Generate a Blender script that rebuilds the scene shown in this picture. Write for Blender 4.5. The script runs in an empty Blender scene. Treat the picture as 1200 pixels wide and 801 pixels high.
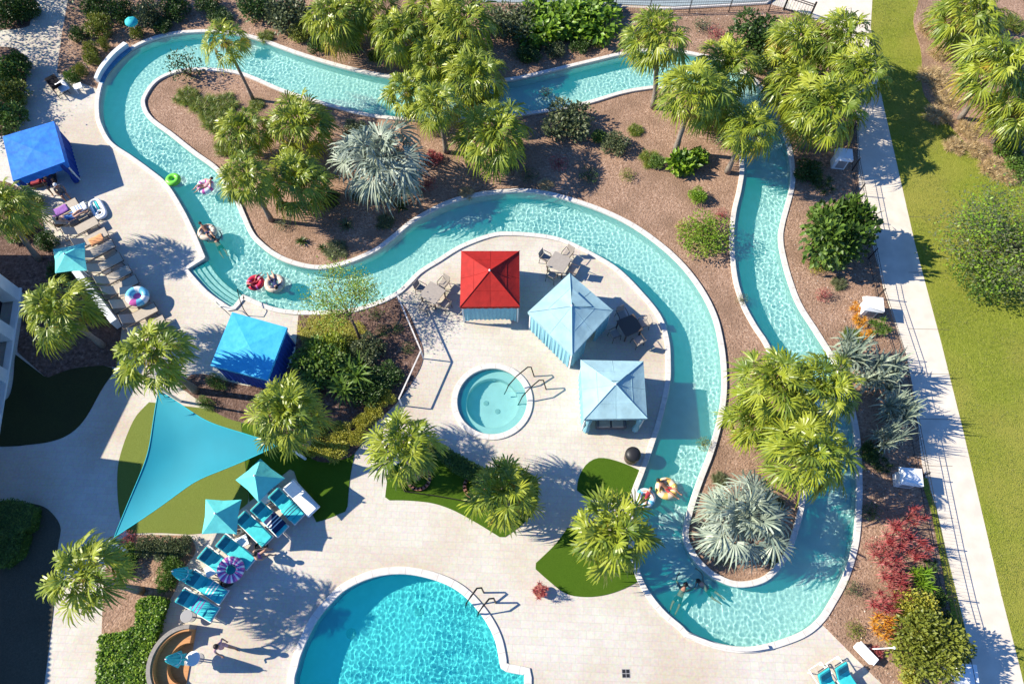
import bpy, math, random
import numpy as np
from mathutils import Vector, Matrix, noise
from mathutils.geometry import tessellate_polygon

SC = bpy.context.scene
COL = SC.collection
R = math.radians
PI = math.pi
# ------------------------------------------------------------------ survey: photo pixel (1200 x 801) -> point in the place
H, F = 33.0, 800.0
CT, ST = math.cos(R(25)), math.sin(R(25))
def g(u, v, h=0.0):
    x = (u-600)/F; y = (400.5-v)/F
    d = (x, ST+y*CT, -CT+y*ST)
    k = (h-H)/d[2]
    return Vector((d[0]*k, d[1]*k, h))
def q(p):
    dx, dy, dz = p[0], p[1], p[2]-H
    w = dy*ST-dz*CT; up = dy*CT+dz*ST
    return (600+F*dx/w, 400.5-F*up/w)
def mpp(v, h=0.0):                                   # metres per pixel (across) at image row v
    return (H-h)/(F*(CT-(400.5-v)/F*ST))
SUN = Vector((.992, -.13, 0)).normalized()           # heading of the shadows
SHL = 1.5                                            # shadow length per metre of height
# ------------------------------------------------------------------ materials
def nodes(m):
    m.use_nodes = True
    return m.node_tree.nodes, m.node_tree.links
def mat(name, col, rough=.6, var=.0, scale=6.0, metal=0.0, bump=0.0, bscale=60.0, trans=0.0, spec=.35, col2=None, stretch=None):
    m = bpy.data.materials.new(name); n, l = nodes(m)
    b = n['Principled BSDF']
    b.inputs['Roughness'].default_value = rough
    b.inputs['Metallic'].default_value = metal
    b.inputs['Specular IOR Level'].default_value = spec
    b.inputs['Base Color'].default_value = (*col, 1)
    geo = n.new('ShaderNodeTexCoord')
    src = geo.outputs['Object']
    colsock = None
    if var or col2:
        t = n.new('ShaderNodeTexNoise'); t.inputs['Scale'].default_value = scale; t.inputs['Detail'].default_value = 5
        if stretch:
            mp = n.new('ShaderNodeMapping'); mp.inputs['Scale'].default_value = stretch
            l.new(src, mp.inputs[0]); l.new(mp.outputs[0], t.inputs['Vector'])
        else:
            l.new(src, t.inputs['Vector'])
        r = n.new('ShaderNodeValToRGB')
        c2 = col2 or tuple(min(1, c*(1+var)) for c in col)
        c1 = col if col2 else tuple(c*(1-var) for c in col)
        r.color_ramp.elements[0].color = (*c1, 1); r.color_ramp.elements[1].color = (*c2, 1)
        r.color_ramp.elements[0].position = .32; r.color_ramp.elements[1].position = .68
        l.new(t.outputs['Fac'], r.inputs[0]); l.new(r.outputs[0], b.inputs['Base Color'])
        colsock = r.outputs[0]
    if bump:
        t2 = n.new('ShaderNodeTexNoise'); t2.inputs['Scale'].default_value = bscale; t2.inputs['Detail'].default_value = 4
        l.new(src, t2.inputs['Vector'])
        bp = n.new('ShaderNodeBump'); bp.inputs['Strength'].default_value = bump; bp.inputs['Distance'].default_value = .05
        l.new(t2.outputs['Fac'], bp.inputs['Height']); l.new(bp.outputs[0], b.inputs['Normal'])
    if trans:
        tr = n.new('ShaderNodeBsdfTranslucent'); tr.inputs['Color'].default_value = (*col, 1)
        if colsock: l.new(colsock, tr.inputs['Color'])
        mx = n.new('ShaderNodeMixShader'); mx.inputs[0].default_value = trans
        l.new(b.outputs[0], mx.inputs[1]); l.new(tr.outputs[0], mx.inputs[2])
        l.new(mx.outputs[0], n['Material Output'].inputs[0])
    return m
def leaf(name, c, c2=None, t=.3, rough=.45):
    return mat(name, c, rough, var=.35, scale=1.7, trans=t, col2=c2, spec=.4)

def paver_mat():
    m = bpy.data.materials.new('travertine_pavers'); n, l = nodes(m); b = n['Principled BSDF']
    b.inputs['Roughness'].default_value = .75; b.inputs['Specular IOR Level'].default_value = .2
    ge = n.new('ShaderNodeNewGeometry')
    mp = n.new('ShaderNodeMapping'); mp.inputs['Rotation'].default_value = (0, 0, R(2)); l.new(ge.outputs['Position'], mp.inputs[0])
    br = n.new('ShaderNodeTexBrick'); br.offset = .37; br.squash = .7; br.squash_frequency = 3
    br.inputs['Scale'].default_value = 1; br.inputs['Brick Width'].default_value = .52; br.inputs['Row Height'].default_value = .33
    br.inputs['Mortar Size'].default_value = .007; br.inputs['Bias'].default_value = -.1
    br.inputs['Color1'].default_value = (.555, .52, .45, 1); br.inputs['Color2'].default_value = (.515, .473, .402, 1); br.inputs['Mortar'].default_value = (.455, .41, .34, 1)
    l.new(mp.outputs[0], br.inputs['Vector'])
    n1 = n.new('ShaderNodeTexNoise'); n1.inputs['Scale'].default_value = .21; n1.inputs['Detail'].default_value = 6; l.new(ge.outputs['Position'], n1.inputs['Vector'])
    r1 = n.new('ShaderNodeValToRGB'); r1.color_ramp.elements[0].position = .42; r1.color_ramp.elements[1].position = .64
    l.new(n1.outputs['Fac'], r1.inputs[0])
    mx = n.new('ShaderNodeMix'); mx.data_type = 'RGBA'; mx.inputs[7].default_value = (.43, .335, .23, 1)
    ml = n.new('ShaderNodeMath'); ml.operation = 'MULTIPLY'; ml.inputs[1].default_value = .62; l.new(r1.outputs[0], ml.inputs[0])
    l.new(ml.outputs[0], mx.inputs[0]); l.new(br.outputs['Color'], mx.inputs[6])
    n2 = n.new('ShaderNodeTexNoise'); n2.inputs['Scale'].default_value = 9; n2.inputs['Detail'].default_value = 5; l.new(ge.outputs['Position'], n2.inputs['Vector'])
    mx2 = n.new('ShaderNodeMix'); mx2.data_type = 'RGBA'; mx2.blend_type = 'SOFT_LIGHT'; mx2.inputs[0].default_value = .5
    l.new(mx.outputs[2], mx2.inputs[6]); l.new(n2.outputs['Color'], mx2.inputs[7])
    hs = n.new('ShaderNodeHueSaturation'); hs.inputs['Saturation'].default_value = .95; l.new(mx2.outputs[2], hs.inputs['Color'])
    l.new(hs.outputs[0], b.inputs['Base Color'])
    bp = n.new('ShaderNodeBump'); bp.inputs['Strength'].default_value = .25; bp.inputs['Distance'].default_value = .01
    l.new(br.outputs['Fac'], bp.inputs['Height']); bp.invert = True; l.new(bp.outputs[0], b.inputs['Normal'])
    return m
def ground_mat(name, stops, scale, big=.25, bigamt=.25, bigcol=(.2,.2,.1), bump=.6, bscale=25, stretch=(1,1,1)):
    m = bpy.data.materials.new(name); n, l = nodes(m); b = n['Principled BSDF']
    b.inputs['Roughness'].default_value = .9; b.inputs['Specular IOR Level'].default_value = .1
    ge = n.new('ShaderNodeNewGeometry')
    mp = n.new('ShaderNodeMapping'); mp.inputs['Scale'].default_value = stretch; l.new(ge.outputs['Position'], mp.inputs[0])
    t = n.new('ShaderNodeTexNoise'); t.inputs['Scale'].default_value = scale; t.inputs['Detail'].default_value = 8; t.inputs['Roughness'].default_value = .75
    l.new(mp.outputs[0], t.inputs['Vector'])
    r = n.new('ShaderNodeValToRGB'); cr = r.color_ramp
    while len(cr.elements) < len(stops): cr.elements.new(.5)
    for e, (p, c) in zip(cr.elements, stops): e.position = p; e.color = (*c, 1)
    l.new(t.outputs['Fac'], r.inputs[0])
    t2 = n.new('ShaderNodeTexNoise'); t2.inputs['Scale'].default_value = big; t2.inputs['Detail'].default_value = 7; l.new(ge.outputs['Position'], t2.inputs['Vector'])
    r2 = n.new('ShaderNodeValToRGB'); r2.color_ramp.elements[0].position = .42; r2.color_ramp.elements[1].position = .65; l.new(t2.outputs['Fac'], r2.inputs[0])
    ml = n.new('ShaderNodeMath'); ml.operation = 'MULTIPLY'; ml.inputs[1].default_value = bigamt; l.new(r2.outputs[0], ml.inputs[0])
    mx = n.new('ShaderNodeMix'); mx.data_type = 'RGBA'; mx.inputs[7].default_value = (*bigcol, 1)
    l.new(ml.outputs[0], mx.inputs[0]); l.new(r.outputs[0], mx.inputs[6]); l.new(mx.outputs[2], b.inputs['Base Color'])
    t3 = n.new('ShaderNodeTexNoise'); t3.inputs['Scale'].default_value = bscale; t3.inputs['Detail'].default_value = 3; l.new(mp.outputs[0], t3.inputs['Vector'])
    bp = n.new('ShaderNodeBump'); bp.inputs['Strength'].default_value = bump; bp.inputs['Distance'].default_value = .06
    l.new(t3.outputs['Fac'], bp.inputs['Height']); l.new(bp.outputs[0], b.inputs['Normal'])
    return m
def water_mat(name, col, scat=(0,.5,.55), amt=.2):
    m = bpy.data.materials.new(name); n, l = nodes(m); n.remove(n['Principled BSDF'])
    rf = n.new('ShaderNodeBsdfRefraction'); rf.inputs['IOR'].default_value = 1.33; rf.inputs['Roughness'].default_value = 0; rf.inputs['Color'].default_value = (*col, 1)
    gl = n.new('ShaderNodeBsdfGlossy'); gl.inputs['Roughness'].default_value = .05
    mx = n.new('ShaderNodeMixShader'); mx.inputs[0].default_value = .025
    df = n.new('ShaderNodeBsdfDiffuse'); df.inputs['Color'].default_value = (*scat, 1)     # light scattered back by the water itself
    m0 = n.new('ShaderNodeMixShader'); m0.inputs[0].default_value = amt
    l.new(rf.outputs[0], m0.inputs[1]); l.new(df.outputs[0], m0.inputs[2])
    l.new(m0.outputs[0], mx.inputs[1]); l.new(gl.outputs[0], mx.inputs[2]); l.new(mx.outputs[0], n['Material Output'].inputs[0])
    return m

M = dict(
    paver=paver_mat(),
    mulch=ground_mat('bark_mulch', [(.30,(.10,.055,.035)), (.43,(.27,.165,.11)), (.56,(.38,.245,.17)), (.72,(.62,.46,.35))], 6, .55, .75, (.215,.135,.09), 1.0, 11, (1,1.3,1)),
    lawn=ground_mat('lawn_grass', [(.3,(.12,.15,.014)), (.5,(.20,.23,.026)), (.7,(.30,.31,.055))], 11, .22, .8, (.275,.255,.05), 1.0, 24, (1,.6,1)),
    turf=ground_mat('artificial_turf', [(.3,(.045,.095,.006)), (.55,(.06,.12,.008)), (.75,(.075,.14,.012))], 18, .5, .25, (.07,.115,.012), .5, 60),
    shadeturf=ground_mat('olive_turf', [(.3,(.135,.17,.03)), (.55,(.165,.2,.04)), (.75,(.19,.225,.055))], 18, .5, .2, (.15,.16,.04), .5, 60),
    darkturf=ground_mat('dark_turf', [(.3,(.034,.037,.015)), (.55,(.05,.054,.02)), (.75,(.068,.07,.03))], 18, .5, .3, (.03,.026,.016), .5, 60),  # near-black olive, the left turf's own colour
    darkbed=ground_mat('dark_bed', [(.3,(.065,.06,.042)), (.55,(.09,.083,.06)), (.75,(.12,.11,.08))], 12, .5, .3, (.045,.04,.03), .6, 40),  # dark grey-brown ground colour for the lower left area
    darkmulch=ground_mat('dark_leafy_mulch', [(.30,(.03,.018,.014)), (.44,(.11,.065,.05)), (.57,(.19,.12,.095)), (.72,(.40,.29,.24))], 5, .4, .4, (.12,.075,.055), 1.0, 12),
    blackcloth=mat('black_cloth', (.015,.015,.017), .95, spec=.05),
    joint=mat('coping_joint', (.36,.33,.29), .9), drain=mat('drain_cover_pale', (.45,.56,.55), .6),
    concrete=mat('concrete', (.63,.555,.46), .85, var=.09, scale=1.5, bump=.1),
    asphalt=mat('asphalt', (.27,.32,.33), .9, var=.1, scale=4),
    soil=mat('soil', (.10,.085,.06), .95, var=.3, scale=.5),
    coping=mat('coping_stone', (.60,.56,.51), .7, var=.10, scale=5),
    plaster=mat('white_pool_plaster', (.74,.84,.82), .8, var=.05, scale=2),
    bluetile=mat('blue_pool_tile', (.05,.20,.33), .3, var=.3, scale=14),
    darktile=mat('dark_step_tile', (.05,.10,.11), .4),
    white=mat('white_paint', (.82,.82,.80), .5, var=.04, scale=2),
    whitecloth=mat('white_cloth', (.75,.75,.74), .8, var=.06, scale=9),
    darkmetal=mat('dark_bronze_metal', (.035,.03,.03), .4, metal=.6),
    steel=mat('steel_tube', (.35,.36,.37), .25, metal=.9),
    black=mat('black_metal', (.02,.02,.022), .45),
    red=mat('red_canvas', (.34,.012,.008), .75, var=.12, scale=3, trans=.05, bump=.35, bscale=3.2),
    ltblue=mat('pale_blue_canvas', (.35,.54,.58), .75, var=.13, scale=1.6, trans=.15, bump=.35, bscale=3.2),
    curtain=mat('sky_blue_curtain', (.24,.50,.60), .8, var=.15, scale=10, stretch=(6,6,.4), trans=.15),
    blue=mat('royal_blue_canvas', (.01,.15,.62), .6, col2=(.02,.24,.78), scale=3, trans=.15, bump=.35, bscale=3.2),
    skyblue=mat('bright_blue_canvas', (.03,.40,.74), .6, col2=(.06,.50,.84), scale=3, trans=.12, bump=.35, bscale=3.2),
    navy=mat('deep_blue_curtain', (.01,.05,.28), .8, var=.2, scale=9, stretch=(6,6,.4), trans=.1),
    sail=mat('turquoise_sail_fabric', (.004,.275,.36), .7, var=.06, scale=.6, trans=.10),
    umb=mat('mint_umbrella_canvas', (.13,.62,.60), .7, var=.06, scale=4, trans=.15, bump=.3, bscale=4),
    teal=mat('turquoise_fabric', (.04,.52,.54), .7, var=.10, scale=4, trans=.1, bump=.35, bscale=3.2),
    tealpad=mat('turquoise_mattress', (.02,.42,.46), .75, var=.1, scale=5),
    tealdark=mat('dark_teal_pillow', (.005,.15,.21), .75, var=.15, scale=6),
    tan=mat('tan_sling', (.42,.36,.29), .8, var=.08, scale=10),
    taupe=mat('taupe_table_top', (.33,.29,.25), .7, var=.08, scale=8),
    brownframe=mat('brown_frame', (.09,.065,.05), .5),
    wood=mat('orange_wood', (.55,.26,.09), .5, col2=(.43,.18,.06), scale=4, stretch=(1,9,1)),
    stone=mat('grey_stone_cap', (.26,.23,.20), .8, var=.15, scale=10),
    grey=mat('grey_metal_top', (.30,.29,.29), .5),
    bark=mat('palm_bark', (.17,.14,.11), .9, col2=(.28,.24,.20), scale=5, stretch=(1,1,6), bump=.8, bscale=14),
    twig=mat('brown_twig', (.12,.085,.06), .9, var=.3, scale=8),
    skin=mat('skin_light', (.50,.29,.20), .55, var=.05),
    skin2=mat('skin_tan', (.36,.18,.11), .55, var=.05),
    hair=mat('dark_hair', (.02,.014,.012), .6, var=.3, scale=20),
    glass=mat('dark_window_glass', (.012,.016,.02), .1),
    stucco=mat('white_stucco', (.62,.64,.66), .85, var=.05, scale=3),
    rooftile=mat('clay_roof_tile', (.30,.19,.13), .85, var=.2, scale=4),
    lime=mat('lime_vinyl', (.18,.62,.06), .35),
    redvinyl=mat('crimson_vinyl', (.48,.02,.05), .35),
    pinkvinyl=mat('pink_vinyl', (.62,.13,.40), .35),
    yellowvinyl=mat('yellow_vinyl', (.68,.46,.12), .35),
    creamvinyl=mat('cream_vinyl', (.62,.52,.40), .35),
    whitevinyl=mat('white_vinyl', (.74,.76,.78), .3),
    aquavinyl=mat('aqua_vinyl', (.16,.50,.68), .3),
    violet=mat('violet_cloth', (.25,.10,.35), .8, var=.3, scale=20),
    navycloth=mat('navy_cloth', (.015,.025,.09), .85, var=.3, scale=20),
    bluecloth=mat('blue_cloth', (.05,.16,.42), .85, var=.3, scale=20),
    redcloth=mat('red_cloth', (.30,.03,.04), .85),
    greycloth=mat('grey_cloth', (.13,.13,.14), .85, var=.2, scale=12),
    orangecloth=mat('orange_cloth', (.62,.28,.12), .85, var=.1),
    pinkcloth=mat('pink_cloth', (.50,.28,.30), .85, var=.2, scale=25),
    terracotta=mat('terracotta_pot', (.34,.15,.10), .8, var=.15, scale=9),
    # foliage
    palm1=leaf('palm_leaf_green', (.20,.265,.018), (.38,.41,.04), rough=.38),
    palm2=leaf('palm_leaf_deep', (.10,.165,.016), (.21,.265,.033), rough=.38),
    palmy=leaf('palm_leaf_yellow', (.32,.27,.03), (.46,.33,.05)),
    silver1=leaf('silver_leaf', (.24,.295,.21), (.38,.425,.32), .2),
    silver2=leaf('silver_leaf_deep', (.16,.22,.17), (.25,.30,.24), .2),
    lg1=leaf('shrub_leaf_green', (.075,.15,.018), (.15,.23,.035)),
    lg2=leaf('shrub_leaf_deep', (.035,.08,.014), (.07,.125,.022)),
    lb1=leaf('bright_leaf', (.14,.27,.015), (.26,.38,.03)),
    lb2=leaf('bright_leaf_deep', (.07,.15,.012), (.12,.21,.02)),
    ly1=leaf('yellow_leaf', (.30,.30,.03), (.46,.42,.06)),
    ly2=leaf('olive_leaf', (.14,.17,.02), (.25,.27,.04)),
    ld1=leaf('dull_leaf', (.10,.13,.05), (.18,.20,.09)),
    ld2=leaf('dull_leaf_deep', (.05,.075,.03), (.08,.11,.05)),
    rd1=leaf('red_leaf', (.30,.035,.04), (.50,.18,.16)),
    rd2=leaf('dark_red_leaf', (.09,.02,.022), (.24,.05,.05)),
    or1=leaf('orange_leaf', (.62,.26,.02), (.72,.40,.04)),
    or2=leaf('rust_leaf', (.40,.12,.03), (.5,.22,.05)),
    tg1=leaf('tan_grass', (.48,.34,.16), (.58,.44,.24)),
    tg2=leaf('tan_grass_deep', (.30,.20,.08), (.42,.30,.13)),
)
# ------------------------------------------------------------------ mesh helpers
class MB:
    def __init__(s): s.v = []; s.f = []; s.m = []
    def add(s, vs, fs, mi=0, X=None):
        b = len(s.v)
        s.v += [tuple(X @ Vector(p)) if X else tuple(p) for p in vs]
        s.f += [tuple(b+i for i in f) for f in fs]; s.m += [mi]*len(fs)
        return s
    def box(s, c, d, rz=0, mi=0, X=None, bev=0.0):
        x, y, z = d[0]/2, d[1]/2, d[2]/2
        T = Matrix.Translation(c) @ Matrix.Rotation(rz, 4, 'Z')
        if X: T = X @ T
        if bev <= 0:
            vs = [(-x,-y,-z),(x,-y,-z),(x,y,-z),(-x,y,-z),(-x,-y,z),(x,-y,z),(x,y,z),(-x,y,z)]
            return s.add(vs, [(0,3,2,1),(4,5,6,7),(0,1,5,4),(1,2,6,5),(2,3,7,6),(3,0,4,7)], mi, T)
        b = min(bev, x*.9, y*.9, z*.9)
        ring = lambda ex, ey, zz: [(-ex,-ey+b,zz),(-ex+b,-ey,zz),(ex-b,-ey,zz),(ex,-ey+b,zz),(ex,ey-b,zz),(ex-b,ey,zz),(-ex+b,ey,zz),(-ex,ey-b,zz)]
        vs = ring(x-b,y-b,-z)+ring(x,y,-z+b)+ring(x,y,z-b)+ring(x-b,y-b,z)
        fs = [tuple(range(7,-1,-1)), tuple(range(24,32))]
        for k in range(3):
            for i in range(8): fs.append((k*8+i, k*8+(i+1)%8, k*8+8+(i+1)%8, k*8+8+i))
        return s.add(vs, fs, mi, T)
    def tube(s, pts, r, n=8, mi=0, caps=True, closed=False):
        pts = [Vector(p) for p in pts]; rs = r if isinstance(r, (list, tuple)) else [r]*len(pts)
        vs = []; m = len(pts)
        for i, p in enumerate(pts):
            a = pts[(i-1) % m] if (closed or i > 0) else pts[i]
            b = pts[(i+1) % m] if (closed or i < m-1) else pts[i]
            t = (b-a)
            t = t.normalized() if t.length > 1e-9 else Vector((0,0,1))
            up = Vector((0,0,1)) if abs(t.z) < .9 else Vector((1,0,0))
            e1 = t.cross(up).normalized(); e2 = e1.cross(t)
            for k in range(n):
                an = 2*PI*k/n
                vs.append(p+(e1*math.cos(an)+e2*math.sin(an))*rs[i])
        fs = []
        for i in range(m if closed else m-1):
            for k in range(n):
                j = (i+1) % m
                fs.append((i*n+k, j*n+k, j*n+(k+1)%n, i*n+(k+1)%n))
        if caps and not closed:
            fs.append(tuple(range(n))); fs.append(tuple((m-1)*n+k for k in range(n-1,-1,-1)))
        return s.add(vs, fs, mi)
    def lathe(s, prof, c=(0,0,0), n=24, mi=0):
        vs = []; fs = []
        for r, z in prof:
            for k in range(n): vs.append((c[0]+r*math.cos(2*PI*k/n), c[1]+r*math.sin(2*PI*k/n), c[2]+z))
        for i in range(len(prof)-1):
            for k in range(n): fs.append((i*n+k, i*n+(k+1)%n, (i+1)*n+(k+1)%n, (i+1)*n+k))
        fs.append(tuple(range(n-1,-1,-1))); fs.append(tuple((len(prof)-1)*n+k for k in range(n)))
        return s.add(vs, fs, mi)
    def torus(s, c, Rr, r, n=36, k=12, mats=None, X=None):
        T = Matrix.Translation(c) if X is None else X
        for i in range(n):
            a, b = 2*PI*i/n, 2*PI*(i+1)/n
            vs = []
            for t in (a, b):
                for j in range(k):
                    p = 2*PI*j/k
                    vs.append(((Rr+r*math.cos(p))*math.cos(t), (Rr+r*math.cos(p))*math.sin(t), r*math.sin(p)))
            s.add(vs, [(j, k+j, k+(j+1)%k, (j+1)%k) for j in range(k)], mats(i) if mats else 0, T)
        return s
    def prism(s, loop, z0, z1, mi=0, bottom=False):          # extruded polygon
        loop = [Vector((p[0], p[1], 0)) for p in loop]; n = len(loop)
        tris = tessellate_polygon([loop])
        top = [(p.x, p.y, z1) for p in loop]; bot = [(p.x, p.y, z0) for p in loop]
        fs = [tuple(t) for t in tris]
        fs2 = []
        for t in fs:
            a, b, c = (loop[i] for i in t)
            fs2.append(t if (b-a).cross(c-a).z > 0 else t[::-1])
        area = sum(loop[i].x*loop[(i+1)%n].y-loop[(i+1)%n].x*loop[i].y for i in range(n))
        side = [(i, (i+1)%n, n+(i+1)%n, n+i) if area > 0 else ((i+1)%n, i, n+i, n+(i+1)%n) for i in range(n)]
        s.add(bot+top, [tuple(i+n for i in t) for t in fs2]+side+([tuple(t[::-1]) for t in fs2] if bottom else []), mi)
        return s
    def grid(s, P, mi=0):                                      # rows of points
        a, b = len(P), len(P[0])
        return s.add([p for r in P for p in r], [(i*b+j, i*b+j+1, (i+1)*b+j+1, (i+1)*b+j) for i in range(a-1) for j in range(b-1)], mi)
    def build(s, name, mats, parent=None, smooth=False, loc=None):
        me = bpy.data.meshes.new(name)
        me.from_pydata([tuple(p) for p in s.v], [], s.f)
        mats = mats if isinstance(mats, (list, tuple)) else [mats]
        for m in mats: me.materials.append(M[m] if isinstance(m, str) else m)
        if len(mats) > 1: me.polygons.foreach_set('material_index', s.m)
        if smooth: me.polygons.foreach_set('use_smooth', [True]*len(s.f))
        me.update()
        o = bpy.data.objects.new(name, me); COL.objects.link(o)
        if parent: o.parent = parent
        if loc is not None: o.location = loc
        return o
def tag(o, label, cat, group=None):
    o['label'] = label; o['category'] = cat
    if group: o['group'] = group
    return o
def thing(name, label, cat, loc=(0,0,0), group=None, rz=0.0):
    o = bpy.data.objects.new(name, None); COL.objects.link(o); o.empty_display_size = .2
    o.location = loc; o.rotation_euler = (0,0,rz)
    return tag(o, label, cat, group)
def struct(o, kind='structure'):
    o['kind'] = kind; return o
def inst(src, parent, loc=(0,0,0), rot=(0,0,0), sc=(1,1,1)):     # a copied part
    c = src.copy(); COL.objects.link(c); c.parent = parent; c.location = loc; c.rotation_euler = rot; c.scale = sc
    return c
def copy_thing(src, label, loc, rz, group=None):
    r = src.copy(); COL.objects.link(r); r.location = loc; r.rotation_euler = (0,0,rz); r['label'] = label
    if group: r['group'] = group
    for ch in list(src.children):
        c = ch.copy(); COL.objects.link(c); c.parent = r
        for gc in ch.children:
            d = gc.copy(); COL.objects.link(d); d.parent = c
    return r
# ------------------------------------------------------------------ curves on the ground
def spline(px, closed=True, step=.14, h=0.0):                    # Catmull-Rom through surveyed points; ('c',u,v) keeps a corner
    pts = []
    for p in px:
        if p[0] == 'c': pts += [g(p[1], p[2], h)]*3
        else: pts.append(g(p[0], p[1], h))
    n = len(pts); out = []
    rng = range(n) if closed else range(n-1)
    for i in rng:
        if closed: p0, p1, p2, p3 = pts[i-1], pts[i], pts[(i+1)%n], pts[(i+2)%n]
        else: p0, p1, p2, p3 = pts[max(i-1,0)], pts[i], pts[i+1], pts[min(i+2,n-1)]
        if (p2-p1).length < 1e-6: continue
        k = max(2, int((p2-p1).length/.05))
        for j in range(k):
            t = j/k
            out.append(.5*((2*p1)+(p2-p0)*t+(2*p0-5*p1+4*p2-p3)*t*t+(3*p1-p0-3*p2+p3)*t**3))
    if not closed: out.append(pts[-1])
    res = [out[0]]
    for p in out[1:]:
        if (p-res[-1]).length >= step: res.append(p)
    if closed and (res[0]-res[-1]).length < step*.5: res.pop()
    return res
def area2(l): return sum(l[i].x*l[(i+1)%len(l)].y-l[(i+1)%len(l)].x*l[i].y for i in range(len(l)))
def ccw(l): return l if area2(l) > 0 else l[::-1]
def offset(l, d):                                                # outward for d > 0 on a ccw loop
    n = len(l); out = []
    for i in range(n):
        t = (l[(i+1)%n]-l[i-1]); t.z = 0
        t = t.normalized()
        out.append(l[i]+Vector((t.y, -t.x, 0))*d)
    return out
def poly_px(px, h=0.0, smooth=True, step=.3):
    return spline(px, True, step, h) if smooth else [g(a, b, h) for a, b in px]
def inside_mask(X, Y, loop):
    xs = np.array([p.x for p in loop]); ys = np.array([p.y for p in loop])
    m = np.zeros(X.shape, bool); j = len(xs)-1
    for i in range(len(xs)):
        yi, yj = ys[i], ys[j]
        if yi != yj:
            c = ((yi > Y) != (yj > Y)) & (X < (xs[j]-xs[i])*(Y-yi)/(yj-yi)+xs[i])
            m ^= c
        j = i
    return m
def sheet(name, loops, z, mats, kind='structure'):               # flat sheet with holes
    loops = [[Vector((p.x, p.y, 0)) for p in l] for l in loops]
    tris = tessellate_polygon(loops)
    vs = [(p.x, p.y, z) for l in loops for p in l]
    fs = []
    for a, b, c in tris:
        A, B, C = Vector(vs[a]), Vector(vs[b]), Vector(vs[c])
        fs.append((a, b, c) if (B-A).cross(C-A).z > 0 else (a, c, b))
    mb = MB(); mb.add(vs, fs)
    return struct(mb.build(name, mats), kind)
def slab(name, loop, z0, z1, mats, kind='structure'):
    return struct(MB().prism(loop, z0, z1).build(name, mats), kind)
# ================================================================== THE SETTING
A_px = [(168,112),(166,125),(175,141),(200,160),(225,180),(252,200),(265,220),(275,236),(283,254),(291,272),(300,284),(320,300),(345,311),(375,316),(407,310),(440,296),(462,280),(487,260),(525,240),(562,230),(600,226),(628,227),(657,233),(700,247),(740,266),(775,291),(800,315),(820,342),(834,370),(841,397),(845,428),(845,462),(840,492),(830,528),(817,562),(806,595),(800,625),(806,645),(820,664),(839,679),(866,688),(898,681),(920,658),(932,632),(941,600),(944,580),(948,545),(946,500),(932,460),(914,430),(899,400),(887,382),(874,358),(865,330),(861,300),(860,275),(863,248),(869,222),(872,198),(869,172),(858,146),(835,122),(805,106),(775,101),(750,103),(725,108),(688,119),(650,127),(614,132),(580,136),(540,139),(500,139),(460,137),(425,132),(388,122),(350,111),(325,102),(300,91),(275,83),(237,80),(206,83),(182,94)]
B_px = [(117,130),(118,112),(124,92),(138,73),(155,59),(175,49),(200,42),(232,39),(265,40),(300,47),(350,65),(400,80),(450,91),(500,97),(550,99),(600,95),(650,84),(700,72),(726,66),(762,61),(805,64),(850,76),(885,98),(905,128),(920,165),(926,197),(925,220),(914,262),(912,282),(916,305),(924,333),(935,360),(956,393),(975,425),(990,462),(1000,505),(1003,545),(1003,590),(999,635),(987,675),(971,705),(958,724),(937,740),(900,753),(870,757),(838,752),('c',806,740),('c',800,733),(779,715),(760,691),(748,665),(743,640),(742,612),(745,582),(755,554),(767,520),(777,487),(785,450),(786,425),(784,398),(775,371),(755,345),(725,315),(692,295),(662,281),(637,275),(600,272),(575,274),(540,287),(512,304),(490,318),(463,343),(427,358),(400,363),(350,364),(318,359),('c',285,345),('c',272,361),(245,342),('c',221,316),('c',242,303),(235,286),(227,268),(215,244),(197,216),(177,199),(155,183),(132,167),(120,146)]
A = ccw(spline(A_px)); B = ccw(spline(B_px))
pool_px = [(341,800),(345,780),(351,760),(367,726),(385,704),(402,688),(425,676),(450,669),(478,668),(508,674),(534,685),(554,701),(573,725),(585,750),('c',591,781),('c',619,786),('c',619,840),(590,870),(560,905),(510,925),(460,928),(410,910),(370,880),(347,840)]
PO = ccw(spline(pool_px))
sc_ = g(577, 469.5); spa_c = Vector((sc_.x, sc_.y, 0)); SR = 1.78
SP = [spa_c+Vector((math.cos(2*PI*i/80)*SR, math.sin(2*PI*i/80)*SR, 0)) for i in range(80)]
PO = offset(PO, -.18)

# ---- ground to the horizon, decks with openings for the water
slab('ground', [Vector(p) for p in ((-900,-900),(900,-900),(900,900),(-900,900))], -2.5, -2.2, 'soil')
big = [Vector((x, y, 0)) for x, y in ((-75,-45),(80,-45),(80,95),(-75,95))]
sheet('pool_deck', [big, offset(B, .14), offset(PO, .14), offset(SP, .12)], 0, 'paver')
sheet('planting_island', [offset(A, -.14)], -.03, 'mulch')

def near(loop, u, v):
    p = g(u, v); return min(range(len(loop)), key=lambda i: (loop[i]-p).length_squared)
def chain(loop, a, b):                                # ccw run from pixel a to pixel b
    i, j = near(loop, *a), near(loop, *b)
    return loop[i:j+1] if i <= j else loop[i:]+loop[:j+1]
Bo = offset(B, .14)
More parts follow.
